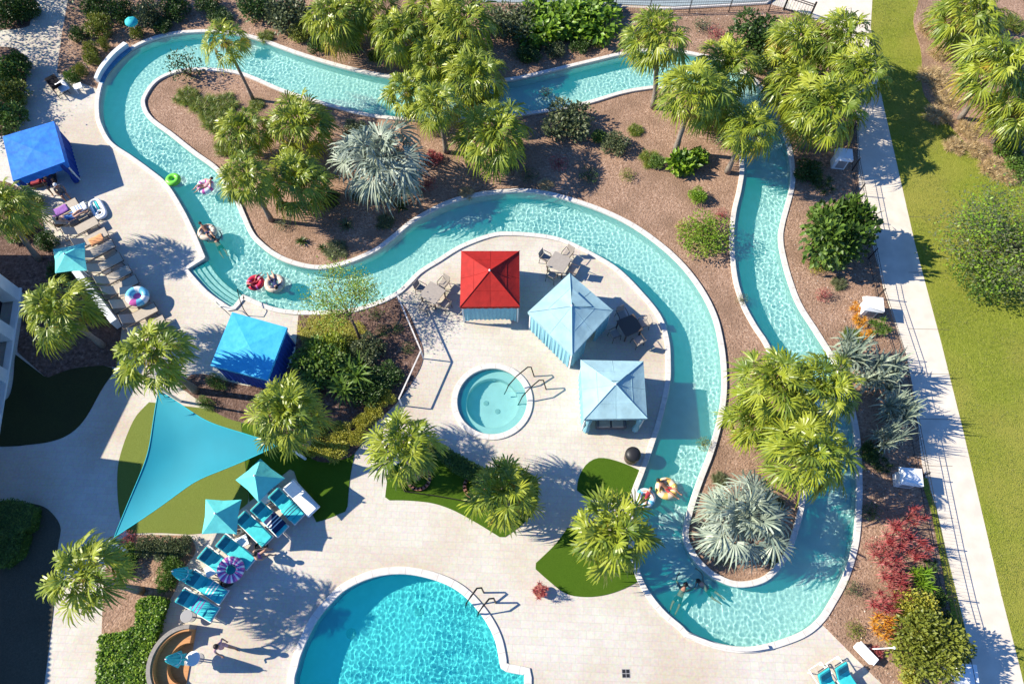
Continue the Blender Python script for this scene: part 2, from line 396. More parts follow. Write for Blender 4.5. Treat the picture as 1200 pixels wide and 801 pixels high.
# outer planting bed, between the river and the walk: up the left, along the top, down the right of the river
run = chain(Bo, (958,724), (112,105))                 # ccw: right side upward, then the top leftwards
right_edge = [g(u, v) for u, v in [(1003,80),(1003,150),(1006,225),(1020,280),(1035,340),(1062,420),(1074,490),(1084,545),(1093,590),(1104,640),(1116,690),(1126,743),(1134,801),(1150,900)]]
bed = run+[g(u, v) for u, v in [(95,97),(67,85),(72,45),(80,0),(92,-60),(560,-60),(575,4),(760,10),(900,5),(960,20),(985,35)]]
bed = bed+right_edge+[g(1120,900), g(1042,808), g(1025,793)]
slab('planting_bed', bed, 0, .03, 'mulch')
# walk and lawn on the right
walk_r = [(1022,-60),(1022,0),(1020,33),(1026,75),(1034,120),(1050,190),(1072,287),(1086,340),(1102,400),(1127,500),(1150,600),(1171,690),(1194,780),(1222,900)]
walk_l = [(1139,900),(1133,801),(1125,743),(1116,690),(1106,650),(1097,605),(1080,545),(1074,490),(1062,415),(1036,340),(1020,280),(1007,225),(1004,150),(1000,90),(985,38),(935,14),(915,-10),(915,-60)]
slab('concrete_walk', [g(u, v) for u, v in walk_r[::-1]]+[g(u, v) for u, v in walk_l[::-1]], 0, .045, 'concrete')
strip = [(1078,560),(1091,600),(1099,640),(1108,688),(1120,745),(1133,747),(1119,690),(1109,650),(1099,605),(1086,560)]
slab('grass_strip', [g(u, v) for u, v in strip], 0, .052, 'lawn')
mb = MB()                                             # control joints of the walk
for v in (255, 320, 386, 438, 491, 545.5, 606, 669.6, 739, 815):
    p = g(1060, v); yy = p.y
    mb.box((p.x+1.2+(545-v)*.0006, yy, .0455), (2.25, .022, .004), rz=R(-1.5))
struct(mb.build('walk_joints', 'soil'))
lawn_px = walk_r+[(1500,900),(1900,100),(1500,-60)]
slab('lawn', [g(u, v) for u, v in lawn_px], 0, .04, 'lawn')
slab('border_bed', poly_px([(1078,-60),(1076,0),(1070,27),(1079,62),(1081,107),(1096,128),(1128,165),(1150,190),(1172,205),(1250,225),(1420,225),(1450,-60)], step=.4), .03, .065, 'mulch')
# pavement beyond the top fence
slab('far_pavement', [g(u, v) for u, v in [(430,-70),(545,-20),(560,3),(660,4),(760,7),(790,8),(900,2),(914,-10),(914,-70)]], 0, .06, 'asphalt')
struct(MB().tube([g(760,11,.08), g(790,10,.08), g(898,4,.08), g(914,-8,.08)], .10, 6).build('pavement_kerb', 'coping'))

# ---- turf and beds laid on the deck
def flat(name, px, m, z=.022, smooth=True, kind='structure'): return slab(name, poly_px(px, smooth=smooth, step=.25), 0, z, m, kind)
flat('shade_turf', [('c',175,471),(160,487),(150,507),(142,530),(138,550),(138,580),(142,610),('c',150,625),(185,624),('c',222,626),('c',250,623),(270,606),('c',292,588),('c',282,490),(250,480)], 'shadeturf')
flat('right_shade_turf', [('c',292.5,587.5),('c',343,547),(352,572),('c',371,612),(390,605),('c',407,598),(410,562),('c',417,525),('c',395,533),(372,538),(345,522),(300,497),('c',282.5,490)], 'turf')
flat('centre_turf', [('c',456,548),(453,568),('c',451,586),(475,586),(505,589),(530,597),(558,612),('c',589,631),(611,615),(626,598),(631,576),('c',629,559),(600,545),(566,548),(530,534),('c',505,510),(480,535)], 'turf')
flat('river_turf', [('c',676,574),(678,560),(686,545),(698,537),(712,537),(732,543),('c',752,552),('c',744,582),(718,585),(690,583)], 'turf')
flat('plaza_turf', [('c',665,618),(650,638),('c',624,663),(643,680),(663,695),(685,699),(708,697),(730,690),('c',750,680),(745,664),(744,640),(720,615)], 'turf')
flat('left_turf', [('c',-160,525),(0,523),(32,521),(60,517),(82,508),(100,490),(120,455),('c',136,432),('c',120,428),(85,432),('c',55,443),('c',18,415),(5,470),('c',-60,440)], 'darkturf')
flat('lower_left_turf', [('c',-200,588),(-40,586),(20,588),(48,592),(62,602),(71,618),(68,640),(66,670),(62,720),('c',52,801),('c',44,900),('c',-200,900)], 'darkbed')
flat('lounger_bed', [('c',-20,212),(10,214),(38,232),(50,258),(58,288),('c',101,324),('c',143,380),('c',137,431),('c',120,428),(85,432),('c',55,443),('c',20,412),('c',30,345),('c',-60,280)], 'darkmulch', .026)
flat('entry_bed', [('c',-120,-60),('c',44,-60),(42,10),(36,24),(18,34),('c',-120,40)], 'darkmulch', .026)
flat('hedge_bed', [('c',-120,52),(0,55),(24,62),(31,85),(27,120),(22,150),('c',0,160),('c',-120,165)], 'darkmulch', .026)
flat('middle_bed', [('c',350,367),(400,366),(427,361),('c',463,346),(478,365),(488,388),(496,410),(493,430),(477,457),(462,475),(441,495),(425,518),(410,535),(375,541),(345,522),(305,500),(262,488),('c',213,455),(222,440),('c',240,438),(300,452),('c',345,425)], 'darkmulch', .026)
flat('lower_bed', [('c',116,830),('c',118,790),('c',120,720),(124,665),('c',140,632),('c',152,626),('c',222,627),(230,645),(216,665),(206,690),(190,720),(180,758),('c',175,830)], 'mulch', .026)

# ---- basins, coping, water
def basin(name, loop, depth, mats, island=None, shelf=None):
    mb = MB(); fl = offset(loop, .06)
    loops = [fl]+([offset(island, -.06)] if island else [])
    L = [[Vector((p.x, p.y, 0)) for p in l] for l in loops]
    vs = [(p.x, p.y, -depth) for l in L for p in l]
    fs = []
    for a, b, c in tessellate_polygon(L):
        A_, B_, C_ = Vector(vs[a]), Vector(vs[b]), Vector(vs[c])
        fs.append((a, b, c) if (B_-A_).cross(C_-A_).z > 0 else (a, c, b))
    mb.add(vs, fs)
    for k, l in enumerate(L):
        n = len(l)
        for z0, z1, mi in ((-depth, -.22, 0), (-.22, .02, 1)):
            vv = [(p.x, p.y, z0) for p in l]+[(p.x, p.y, z1) for p in l]
            mb.add(vv, [(i, n+i, n+(i+1)%n, (i+1)%n) if k == 0 else ((i+1)%n, n+(i+1)%n, n+i, i) for i in range(n)], mi)
    o = struct(mb.build(name, mats)); o.cycles.is_caustics_receiver = True
    return o
def coping(name, loop, d0, d1, z0, z1, m, joints=True):           # band between offsets d0 and d1 with a rounded nose
    a, b = offset(loop, d0), offset(loop, d1); n = len(loop); mb = MB()
    s = 1 if d1 > d0 else -1
    rings = [[(p.x, p.y, z0) for p in a], [(p.x, p.y, z1-.02) for p in a],
             [(p.x+(q_.x-p.x)*.08, p.y+(q_.y-p.y)*.08, z1) for p, q_ in zip(a, b)], [(p.x+(q_.x-p.x)*.95, p.y+(q_.y-p.y)*.95, z1) for p, q_ in zip(a, b)],
             [(p.x, p.y, z1-.015) for p in b], [(p.x, p.y, z0) for p in b]]
    for r0, r1 in zip(rings, rings[1:]+rings[:1]):
        vs = r0+r1
        fs = [(i, (i+1)%n, n+(i+1)%n, n+i) if s < 0 else (i, n+i, n+(i+1)%n, (i+1)%n) for i in range(n)]
        mb.add(vs, fs)
    acc = 0                                              # mortar joints between the stones
    for i in range(n):
        j = (i+1) % n; acc += (a[j]-a[i]).length
        if acc > .62:
            acc = 0; t = (a[j]-a[i]).normalized()*.007; p, q_ = a[i].lerp(b[i], .03), a[i].lerp(b[i], .95)
            mb.add([(v.x, v.y, z1+.003) for v in (p-t, p+t, q_+t, q_-t)], [(0,1,2,3)], 1)
    return struct(mb.build(name, [m, 'joint']))
WL = -.07
RD, PD, SD = 1.02, 1.25, .85
basin('river_basin', B, RD, ['plaster', 'bluetile'], A)
basin('pool_basin', PO, PD, ['plaster', 'bluetile'])
basin('spa_basin', SP, SD, ['plaster', 'bluetile'])
coping('river_coping', B, 0, .27, -.10, .085, 'coping')
coping('island_coping', A, 0, -.27, -.10, .085, 'coping')
coping('pool_coping', PO, 0, .34, -.10, .07, 'coping')
coping('spa_coping', SP, 0, .30, -.10, .07, 'coping')
# bench round the inside of the spa
mb = MB()
mb.grid([[(spa_c.x+r_*math.cos(2*PI*i/64), spa_c.y+r_*math.sin(2*PI*i/64), z) for i in range(65)] for r_, z in ((SR+.05,-.36),(SR-.40,-.36),(SR-.43,-.38),(SR-.44,-.849))])
o = struct(mb.build('spa_bench', 'plaster')); o.cycles.is_caustics_receiver = True
mb = MB()
for dx, dy in ((-.35,.1),(.25,-.35)): mb.lathe([(.14,0),(.14,.03),(.11,.045)], (spa_c.x+dx, spa_c.y+dy, -SD), 16)
struct(mb.build('spa_drains', 'drain')).cycles.is_caustics_receiver = True
mb = MB()
for u, v in ((413,742),(492,716)): p = g(u, v, -PD); mb.lathe([(.22,0),(.22,.03),(.17,.05)], (p.x, p.y, -PD), 20)
struct(mb.build('pool_drains', 'drain')).cycles.is_caustics_receiver = True

def water(name, loop, island, step, f1, a1, m, swirl=0):
    ol = offset(loop, .11); xs = [p.x for p in ol]; ys = [p.y for p in ol]
    nx = int((max(xs)-min(xs))/step)+2; ny = int((max(ys)-min(ys))/step)+2
    X, Y = np.meshgrid(min(xs)+np.arange(nx)*step, min(ys)+np.arange(ny)*step)
    msk = inside_mask(X, Y, ol)
    if island: msk &= ~inside_mask(X, Y, offset(island, -.11))
    cell = msk[:-1,:-1] & msk[1:,:-1] & msk[:-1,1:] & msk[1:,1:]
    need = np.zeros(msk.shape, bool)
    need[:-1,:-1] |= cell; need[1:,:-1] |= cell; need[:-1,1:] |= cell; need[1:,1:] |= cell
    idx = -np.ones(msk.shape, int); idx[need] = np.arange(need.sum())
    vs = []
    for x, y in zip(X[need], Y[need]):
        w = noise.noise((x*.5, y*.5, 7))*.35
        z = a1*noise.noise((x*f1+w, y*f1-w, 1))+a1*.32*noise.noise((x*f1*2.1, y*f1*2.1, 4))+a1*.6*noise.noise((x*f1*.45, y*f1*.45, 9))
        z *= .62+.9*max(0, .5+noise.noise((x*.16, y*.16, 21)))+.35*noise.noise((x*.6, y*.6, 33))      # calmer and busier stretches
        vs.append((x, y, WL+z))
    j, i = np.nonzero(cell)
    fs = np.stack([idx[j,i], idx[j,i+1], idx[j+1,i+1], idx[j+1,i]], 1)
    mb = MB(); mb.v = vs; mb.f = [tuple(int(k) for k in f) for f in fs]; mb.m = [0]*len(fs)
    o = struct(mb.build(name, m, smooth=True)); o.cycles.is_caustics_caster = True
    return o
M['rwater'] = water_mat('river_water_surface', (.82,.965,.95), (.0,.66,.56), .15)
M['pwater'] = water_mat('pool_water_surface', (.36,.92,.925), (.0,.55,.68), .13)
M['swater'] = water_mat('spa_water_surface', (.74,.96,.95), (.0,.60,.62), .12)
water('river_water', B, A, .042, 5.2, .0058, 'rwater')
water('pool_water', PO, None, .036, 5.4, .0054, 'pwater')
water('spa_water', SP, None, .07, 1.2, .003, 'swater')

# entry steps of the river: four treads going down from the deck edge
a0, b0, a1, b1 = g(221,316), g(272,361), g(242,303), g(285,345)
mb = MB(); K = 4
for k in range(K):
    t0, t1 = k/K, (k+1)/K
    c = [a0.lerp(a1, t0), b0.lerp(b1, t0), b0.lerp(b1, t1), a0.lerp(a1, t1)]
    def bow(p, q_, t):                                   # treads bow outward like the photographed ones
        r = p.lerp(q_, t); n_ = Vector((-(q_-p).y, (q_-p).x, 0)).normalized(); return r - n_*(.22*4*t*(1-t))
    e0 = [bow(c[0], c[1], i/8) for i in range(9)]; e1 = [bow(c[3], c[2], i/8) for i in range(9)]
    zt = -.10-.08*k
    mb.grid([[(p.x, p.y, zt) for p in e0], [(p.x, p.y, zt) for p in e1], [(p.x, p.y, zt-(.08 if k < K-1 else .7)) for p in e1]], 0)
    e2 = [p.lerp(q_, .87) for p, q_ in zip(e0, e1)]
    mb.grid([[(p.x, p.y, zt+.004) for p in e2], [(p.x, p.y, zt+.004) for p in e1]], 1)
o = struct(mb.build('river_steps', ['plaster', 'darktile'])); o.cycles.is_caustics_receiver = True

# raised weir wall at the river's left bend
w1 = spline([(118,98),(124,86),(138,69),(154,56)], False, .15); w2 = spline([(114,97),(120,84),(134,67),(150,53.5)], False, .15)
t = tag(MB().prism(w2+w1[::-1], 0, .42).build('weir_wall', 'stucco'), 'low curved white wall beside the upper left bend of the river', 'wall')
w3 = spline([(122,99),(128,87),(141,72),(157,58)], False, .15)
MB().prism(w1+w3[::-1], .03, .12).build('overflow_trough', 'bluetile', t)
w1 = spline([(801,746),(820,752),(838,758),(872,763),(902,759)], False, .15); w2 = spline([(803,741),(822,748),(840,754),(872,759),(900,755)], False, .15)
tag(MB().prism(w1+w2[::-1], 0, .24).build('curb_wall', 'coping'), 'raised white curb at the bottom bend of the river', 'wall')
# white wall end of the planter behind the loungers
w1 = [g(100,322), g(145,381)]; d = (w1[1]-w1[0]).normalized(); nrm = Vector((-d.y, d.x, 0))*.36
mb = MB().prism([w1[0], w1[1], w1[1]-nrm, w1[0]-nrm], 0, .75)
tag(mb.build('planter_wall', 'stucco'), 'low white planter wall running behind the tan loungers', 'wall')

# ---- clubhouse standing left of the frame: columned front, flat roofs with tiled eave that throw the long shade
def off_roof(px, h): return [g(u, v)-SUN*SHL*h for u, v in px]
club = thing('clubhouse', 'white columned building front at the left edge of the photo', 'building', tuple(g(-60, 450)))
cl = club.location.copy()
def loc(l): return [p-cl for p in l]
rA = off_roof([(95,300),(143,375),(172,425),(150,472),(115,543),(-150,560),(-200,300)], 4.0)
MB().prism(loc(rA), 3.75, 4.0, bottom=True).build('roof', 'stucco', club)
rB = off_roof([(-150,543),(168,543),(160,650),(70,680),(-150,690)], 5.5)
MB().prism(loc(rB), 3.2, 5.5, bottom=True).build('roof', 'stucco', club)
e0, e1 = g(62,640), g(50,930)
edge = []
nn = 46
for i in range(nn):
    for t_, dx in ((0,0),(.25,.10),(.5,.14),(.75,.10)):
        edge.append(e0.lerp(e1, (i+t_)/nn)+Vector((dx,0,0))-SUN*SHL*4.2)
rC = edge+[p-SUN*SHL*4.2 for p in (g(-300,930), g(-300,640))]
MB().prism(loc(rC), 4.05, 4.2, bottom=True).build('roof', 'rooftile', club)
f0, f1 = g(27,338), g(-4,538)
fd = (f1-f0).normalized(); fn = Vector((fd.y, -fd.x, 0))
if fn.x > 0: fn = -fn
MB().prism(loc([f0+fn*1.0, f1+fn*1.0, f1+fn*1.3, f0+fn*1.3]), 0, 3.7, bottom=True).build('wall', 'glass', club)
MB().prism(loc([f0+fn*7, f1+fn*7, f1+fn*7.3, f0+fn*7.3]), 0, 3.2, bottom=True).build('wall', 'stucco', club)
MB().prism(loc([f0+fn*.02, f1+fn*.02, f1+fn*.34, f0+fn*.34]), 0, .12).build('plinth', 'white', club)
for k in range(4):
    p = f0+fd*(.1+2.45*k)
    MB().prism(loc([p+fn*.05, p+fd*.72+fn*.05, p+fd*.72+fn*.9, p+fn*.9]), .121, 3.74, bottom=True).build('column', 'white', club)
# ================================================================== CABANAS, SHADES, UMBRELLAS
def folds(p0, p1, z0, z1, n, amp, out, hem=None, k=26):          # a hanging curtain between two points
    L = (p1-p0).length; rows = []
    for j in range(7):
        t = j/6; row = []
        for i in range(k*2+1):
            s = i/(k*2); hz = z0+(hem(s) if hem else 0)
            z = z1+(hz-z1)*t
            a = amp*math.sin(s*n*2*PI)*(.35+.65*t)+amp*.5*math.sin(s*n*4.6*PI+1)*t
            p = p0.lerp(p1, s)+out*a
            row.append((p.x, p.y, z))
        rows.append(row)
    return rows
def gathered(mb, p, r, z0, z1, mi=0, n=20):                      # curtain tied back to a post
    prof = [(.0, .55), (.25, .8), (.5, .55), (.62, .42), (.8, .85), (1, 1.0)]
    rows = []
    for t, w in prof:
        rows.append([(p.x+r*w*(1+.16*math.cos(7*a))*math.cos(a), p.y+r*w*(1+.16*math.cos(7*a))*math.sin(a), z1+(z0-z1)*t) for a in [2*PI*i/n for i in range(n+1)]])
    mb.grid(rows, mi)
def cabana(name, label, cat, px, eave, apex, roof, curt, sides, group=None, val=.2, inset=.10, apex_off=(0,0), seams=True, sag=.05, postmat='white', finial=True):
    W = [g(u, v, eave) for u, v in px]
    c = sum((Vector((p.x, p.y, 0)) for p in W), Vector())/4
    t = thing(name, label, cat, tuple(c), group)
    W = [Vector((p.x-c.x, p.y-c.y, eave)) for p in W]
    ap = Vector((apex_off[0], apex_off[1], apex))
    r = MB(); N = 8
    for i in range(4):
        a, b = W[i], W[(i+1) % 4]
        rows = []
        for j in range(N+1):
            s = j/N
            row = []
            for k in range(N+1):
                p = a.lerp(b, k/N).lerp(ap, s)
                p.z -= sag*4*s*(1-s)*(1-abs(2*k/N-1)*.6)
                row.append(tuple(p))
            rows.append(row)
        r.grid(rows)
    rf = r.build('roof', roof, t)
    v = MB()
    for i in range(4):
        a, b = W[i], W[(i+1) % 4]
        v.grid([[tuple(a.lerp(b, k/16)+Vector((0,0,-.001))) for k in range(17)], [tuple(a.lerp(b, k/16)+Vector((0,0,-val-.025*(1 if k % 2 else -1)))) for k in range(17)]])
    v.build('valance', roof, rf)
    if seams:
        s_ = MB()
        for i in range(4):
            a = W[i]
            s_.tube([tuple(a.lerp(ap, j/10)+Vector((0,0,.012-sag*4*(j/10)*(1-j/10)*.4))) for j in range(11)], .022, 6)
        for i in range(4):                                # stitched seams down the middle of each panel and across it
            m0 = (W[i]+W[(i+1)%4])/2
            s_.tube([tuple(m0.lerp(ap, j/10)+Vector((0,0,.006-sag*4*(j/10)*(1-j/10)))) for j in range(11)], .009, 5)
            p0, p1 = W[i].lerp(ap, .45), W[(i+1)%4].lerp(ap, .45)
            s_.tube([tuple(p0.lerp(p1, k/8)-Vector((0,0,sag*.99*(1-abs(2*k/8-1)*.6)-.006))) for k in range(9)], .008, 5)
        s_.build('seam', roof, rf)
    if finial: MB().lathe([(.05,-.02),(.05,.03),(.025,.05),(.04,.09),(.01,.13)], tuple(ap), 12).build('finial', 'white', rf)
    ins = [w-(w-Vector((0,0,eave))).normalized()*inset*1.414 for w in W]
    for i in range(4):
        p = ins[i]; MB().box((p.x, p.y, eave/2), (.07,.07,eave-.02), math.atan2((W[1]-W[0]).y, (W[1]-W[0]).x)).build('post', postmat, t)
    fr = MB()
    for i in range(4): fr.tube([tuple(ins[i]+Vector((0,0,-.1))), tuple(ins[(i+1)%4]+Vector((0,0,-.1)))], .03, 6)
    fr.build('frame', postmat, t)
    for i in range(4):
        st = sides[i]
        if st == 'open': continue
        a, b = ins[i], ins[(i+1) % 4]
        d = (b-a).normalized(); out = Vector((d.y, -d.x, 0))
        if out.dot((a+b)/2) < 0: out = -out
        a2, b2 = a+out*.05+d*.06, b+out*.05-d*.06
        if st == 'closed': MB().grid(folds(a2, b2, .06, eave-.1, 11, .035, out)).build('curtain', curt, t)
        elif st == 'swag': MB().grid(folds(a2, b2, .12, eave-.1, 12, .03, out, lambda s: .30*math.sin(PI*s)**.7+.06*math.sin(9*s))).build('curtain', curt, t)
        elif st == 'half':
            MB().grid(folds(a2, a2.lerp(b2, .36), .05, eave-.1, 6, .05, out)).build('curtain', curt, t)
            MB().grid(folds(a2.lerp(b2, .64), b2, .05, eave-.1, 6, .05, out)).build('curtain', curt, t)
        elif st == 'tied':
            for p in (a2+d*.12, b2-d*.12):
                m_ = MB(); gathered(m_, p, .17, .1, eave-.1); m_.build('curtain', curt, t, smooth=True)
    return t, W, ap
def sofa(label, u, v, rz, m, L=1.6, group=None, seat='tan', h=0.0):
    p = g(u, v, .4); t = thing('outdoor_sofa', label, 'sofa', (p.x, p.y, h), group, rz)
    MB().box((0,0,.17),(L,.75,.22), bev=.02).build('base', m, t)
    MB().box((0,.33,.46),(L,.14,.44), bev=.04).build('backrest', m, t)
    for s in (-1,1): MB().box((s*(L/2-.07),-.03,.38),(.13,.66,.2), bev=.03).build('armrest', m, t)
    for s in (-1,1): MB().box((s*(L/4-.035),-.06,.35),(L/2-.15,.6,.13), bev=.04).build('cushion', seat, t)
    return t

# red-roofed cabana with sky blue curtains
cabana('cabana', 'cabana with red pyramid roof and blue curtains', 'cabana', [(540.5,294),(608.8,294),(609,359),(539,359.5)], 1.95, 2.74, 'red', 'curtain', ['closed','closed','swag','open'], 'pool cabanas')
t, W, ap = cabana('cabana', 'pale blue cabana set diagonally, between the red cabana and the river', 'cabana', [(618.5,365.5),(667.6,320),(718.4,363.6),(670.5,416)], 1.95, 2.62, 'ltblue', 'curtain', ['closed','half','half','closed'], 'pool cabanas')
f_ = MB()                                            # vent flap propped open on the roof
e_ = (W[1]+W[2])/2
f_.grid([[tuple(ap.lerp(W[1],.12)+Vector((0,0,.03))), tuple(ap.lerp(W[2],.12)+Vector((0,0,.03)))], [tuple(ap.lerp(W[1],.5)*.9+e_*.08+Vector((0,0,.16))), tuple(ap.lerp(W[2],.5)*.9+e_*.08+Vector((0,0,.10)))]])
f_.build('vent_flap', 'ltblue', t)
t, W, ap = cabana('cabana', 'square-on pale blue cabana with open front, nearest the litter bin', 'cabana', [(680.5,421.5),(754,423),(758.5,490),(684.5,491)], 1.95, 2.6, 'ltblue', 'curtain', ['closed','half','tied','closed'], 'pool cabanas')
f_ = MB(); e_ = (W[0]+W[1])/2
f_.grid([[tuple(ap.lerp(W[0],.14)+Vector((0,0,.03))), tuple(ap.lerp(W[1],.14)+Vector((0,0,.03)))], [tuple(ap.lerp(W[0],.42)+Vector((0,0,.07))), tuple(ap.lerp(W[1],.42)+Vector((0,0,.07)))]])
f_.build('vent_flap', 'ltblue', t)
sofa('grey sofa in the open front of the lowest pale blue cabana', 716, 492, 0, 'greycloth', 1.5)
cabana('cabana', 'royal blue flat-topped cabana at the left edge, under palm shade', 'cabana', [(3,160),(63,142),(76,189.5),(15,212)], 1.75, 1.80, 'blue', 'navy', ['closed','closed','tied','open'], 'blue cabanas', val=.5, sag=.02, finial=False, seams=False)
cabana('cabana', 'bright blue flat-topped cabana beside the river entry steps', 'cabana', [(272,365.5),(336.5,383.5),(313,445),(246.5,428)], 1.9, 2.0, 'skyblue', 'navy', ['open','closed','closed','open'], 'blue cabanas', val=.18, sag=.02, finial=False, seams=False)
sofa('brown sofa in front of the royal blue cabana', 47, 208, R(20), 'brownframe', 1.5, seat='redcloth')

# turquoise shade sail on three leaning masts
def sail():
    cs = [(186,457,2.7),(327,521,2.6),(134,629,2.2)]
    C = [g(u, v, h) for u, v, h in cs]
    c = Vector(((C[0].x+C[1].x+C[2].x)/3, (C[0].y+C[1].y+C[2].y)/3, 0))
    t = thing('shade_sail', 'large triangular turquoise shade sail over the olive turf', 'shade sail', tuple(c))
    C = [p-c for p in C]; cen = (C[0]+C[1]+C[2])/3
    n = 26; mb = MB(); rows = []
    def edge(a, b, s): 
        p = a.lerp(b, s); k = 4*s*(1-s)
        inn = Vector((cen.x-p.x, cen.y-p.y, 0)).normalized()
        return p+inn*k*.055*(b-a).length
    E0 = [edge(C[0], C[1], i/n) for i in range(n+1)]; E1 = [edge(C[0], C[2], i/n) for i in range(n+1)]; E2 = [edge(C[1], C[2], i/n) for i in range(n+1)]
    for i in range(n+1):
        row = []
        for j in range(n+1):
            s = i/n; r_ = j/n
            a, b = E0[i], E1[i]
            p = a.lerp(b, r_)
            base = C[1].lerp(C[2], r_); p = p+(E2[j]-base)*s**2
            bl = 27*(1-s)*s*r_*(1-r_)*s
            p.z -= .22*bl
            row.append(tuple(p))
        rows.append(row)
    mb.grid(rows); mb.build('canopy', 'sail', t, smooth=True)
    for a, b in ((C[0],C[1]),(C[1],C[2]),(C[0],C[2])):
        m_ = MB(); m_.tube([tuple(edge(a, b, i/n)+Vector((0,0,.006))) for i in range(n+1)], .022, 6); m_.build('edge_cable', 'tealpad', t)
    for p in C:
        o_ = Vector((p.x-cen.x, p.y-cen.y, 0)).normalized()
        MB().tube([tuple(p), tuple(p+o_*.22)], .015, 6).build('shackle', 'steel', t)
        MB().tube([(p.x+o_.x*.5, p.y+o_.y*.5, 0), (p.x+o_.x*.22, p.y+o_.y*.22, p.z+.05)], [.07,.05], 10).build('mast', 'white', t)
sail()

def umbrella(label, px, h, rise, group, m='umb'):
    W = [g(u, v, h) for u, v in px]; c = sum((Vector((p.x, p.y, 0)) for p in W), Vector())/4
    t = thing('umbrella', label, 'umbrella', tuple(c), group)
    W = [Vector((p.x-c.x, p.y-c.y, h)) for p in W]; ap = Vector((0,0,h+rise)); N = 6
    for i in range(4):
        a, b = W[i], W[(i+1)%4]; mb = MB()
        mid = (a+b)/2
        mb.grid([[tuple((a.lerp(b, k/N)-(Vector((mid.x,mid.y,0))*.07*(1-abs(2*k/N-1)))*(1-j/N)).lerp(ap, j/N)-Vector((0,0,.03*4*(j/N)*(1-j/N)))) for k in range(N+1)] for j in range(N+1)])
        mb.build('panel', m, t)
    mb = MB()
    for w in W: mb.tube([tuple(w*.98-Vector((0,0,.02))), (0,0,h+rise-.05)], .012, 5); mb.tube([tuple(w*.5+Vector((0,0,(h+rise)*.5-.06))), (0,0,h-.35)], .01, 5)
    mb.build('rib', 'white', t)
    MB().tube([(0,0,.05),(0,0,h+rise+.08)], .024, 8).build('pole', 'white', t)
    MB().lathe([(.28,0),(.28,.05),(.06,.09),(.05,.3)], (0,0,0), 20).build('base', 'grey', t)
    MB().lathe([(.045,0),(.05,.05),(.015,.1)], (0,0,h+rise+.02), 10).build('finial', 'white', t)
ug = 'square turquoise umbrellas'
umbrella('square turquoise umbrella turned diagonally, above the loungers nearest the sail tip', [(276,562),(305,537),(334,560),(303,588)], 2.2, .68, ug)
umbrella('square turquoise umbrella with straight edges, below the sail beside the olive turf', [(241,584.5),(283,585),(277.5,625.5),(236.5,625.5)], 2.2, .68, ug)
umbrella('small square turquoise umbrella over the tan loungers at left', [(62,292),(99.5,284),(102,317),(64.5,320)], 2.2, .45, ug)
def closed_umbrella(label, u, v, h, m, group=None):
    p = g(u, v); t = thing('closed_umbrella', label, 'umbrella', tuple(p), group)
    rows = []
    for s, r_ in ((0,.03),(.06,.09),(.35,.16),(.7,.23),(.92,.27),(1,.2)):
        rows.append([(r_*(1+.3*math.cos(8*a))*math.cos(a), r_*(1+.3*math.cos(8*a))*math.sin(a), h-s*(h-.85)) for a in [2*PI*i/32 for i in range(33)]])
    MB().grid(rows).build('canopy', m, t, smooth=True)
    MB().tube([(0,0,.04),(0,0,h+.12)], .024, 8).build('pole', 'white', t)
    MB().lathe([(.26,0),(.26,.06),(.06,.1)], (0,0,0), 20).build('base', 'grey', t)
    MB().tube([(.24*math.cos(a), .24*math.sin(a), 1.35) for a in [2*PI*i/16 for i in range(16)]], .02, 6, closed=True).build('tie', 'white', t)
closed_umbrella('folded turquoise umbrella at the head of the lower left loungers', 229, 676, 2.3, 'tealpad')
closed_umbrella('folded turquoise umbrella rising through the white table of the round bench', 222, 772, 2.2, 'teal')

# ================================================================== LOUNGERS
def make_lounger(label, m_frame, m_sling, pad=None, pillow=None, back=42):
    t = thing('sun_lounger', label, 'sun lounger')
    L, Wd, hh = 1.95, .66, .34
    fr = MB()
    for s in (-1, 1): fr.tube([(-L/2,s*Wd/2,hh),(L/2,s*Wd/2,hh)], .025, 6)
    for x in (-L/2, -.25, L/2): fr.tube([(x,-Wd/2,hh),(x,Wd/2,hh)], .022, 6)
    fr.build('frame', m_frame, t)
    for sx in (-L/2+.15, L/2-.15):
        for s in (-1, 1): MB().tube([(sx,s*Wd/2,hh),(sx*1.03,s*Wd/2,0)], .022, 6).build('leg', m_frame, t)
    x0 = -.28
    MB().box(((x0+L/2)/2,0,hh+.025),(L/2-x0-.02,Wd-.05,.02)).build('seat', m_sling, t)
    bl = L/2+x0; ca, sa = math.cos(R(back)), math.sin(R(back))
    X = Matrix.Translation((x0,0,hh+.03)) @ Matrix.Rotation(R(back), 4, 'Y')
    b = MB().box((-bl/2,0,0),(bl,Wd-.05,.02), X=X).build('backrest', m_sling, t)
    MB().tube([tuple(X @ Vector((-bl*.6,.3,-.02))), (-.28-bl*.55,.3,hh)], .014, 5).build('strut', m_frame, b)
    if pad:
        MB().box(((x0+L/2)/2,0,hh+.085),(L/2-x0,Wd-.03,.09), bev=.035).build('mattress', pad, t)
        MB().box((-bl/2,0,.065),(bl,Wd-.03,.09), X=X, bev=.035).build('mattress', pad, t)
    if pillow:
        MB().box((-bl*.72,0,.135 if pad else .05),(bl*.52,Wd-.10,.08), X=X, bev=.03).build('pillow', pillow, t)
    return t
def axis(u, v, du, dv, h=.35):
    p = g(u, v, h); d = g(u+du, v+dv, h)-p
    return (p.x, p.y, .026), math.atan2(d.y, d.x)
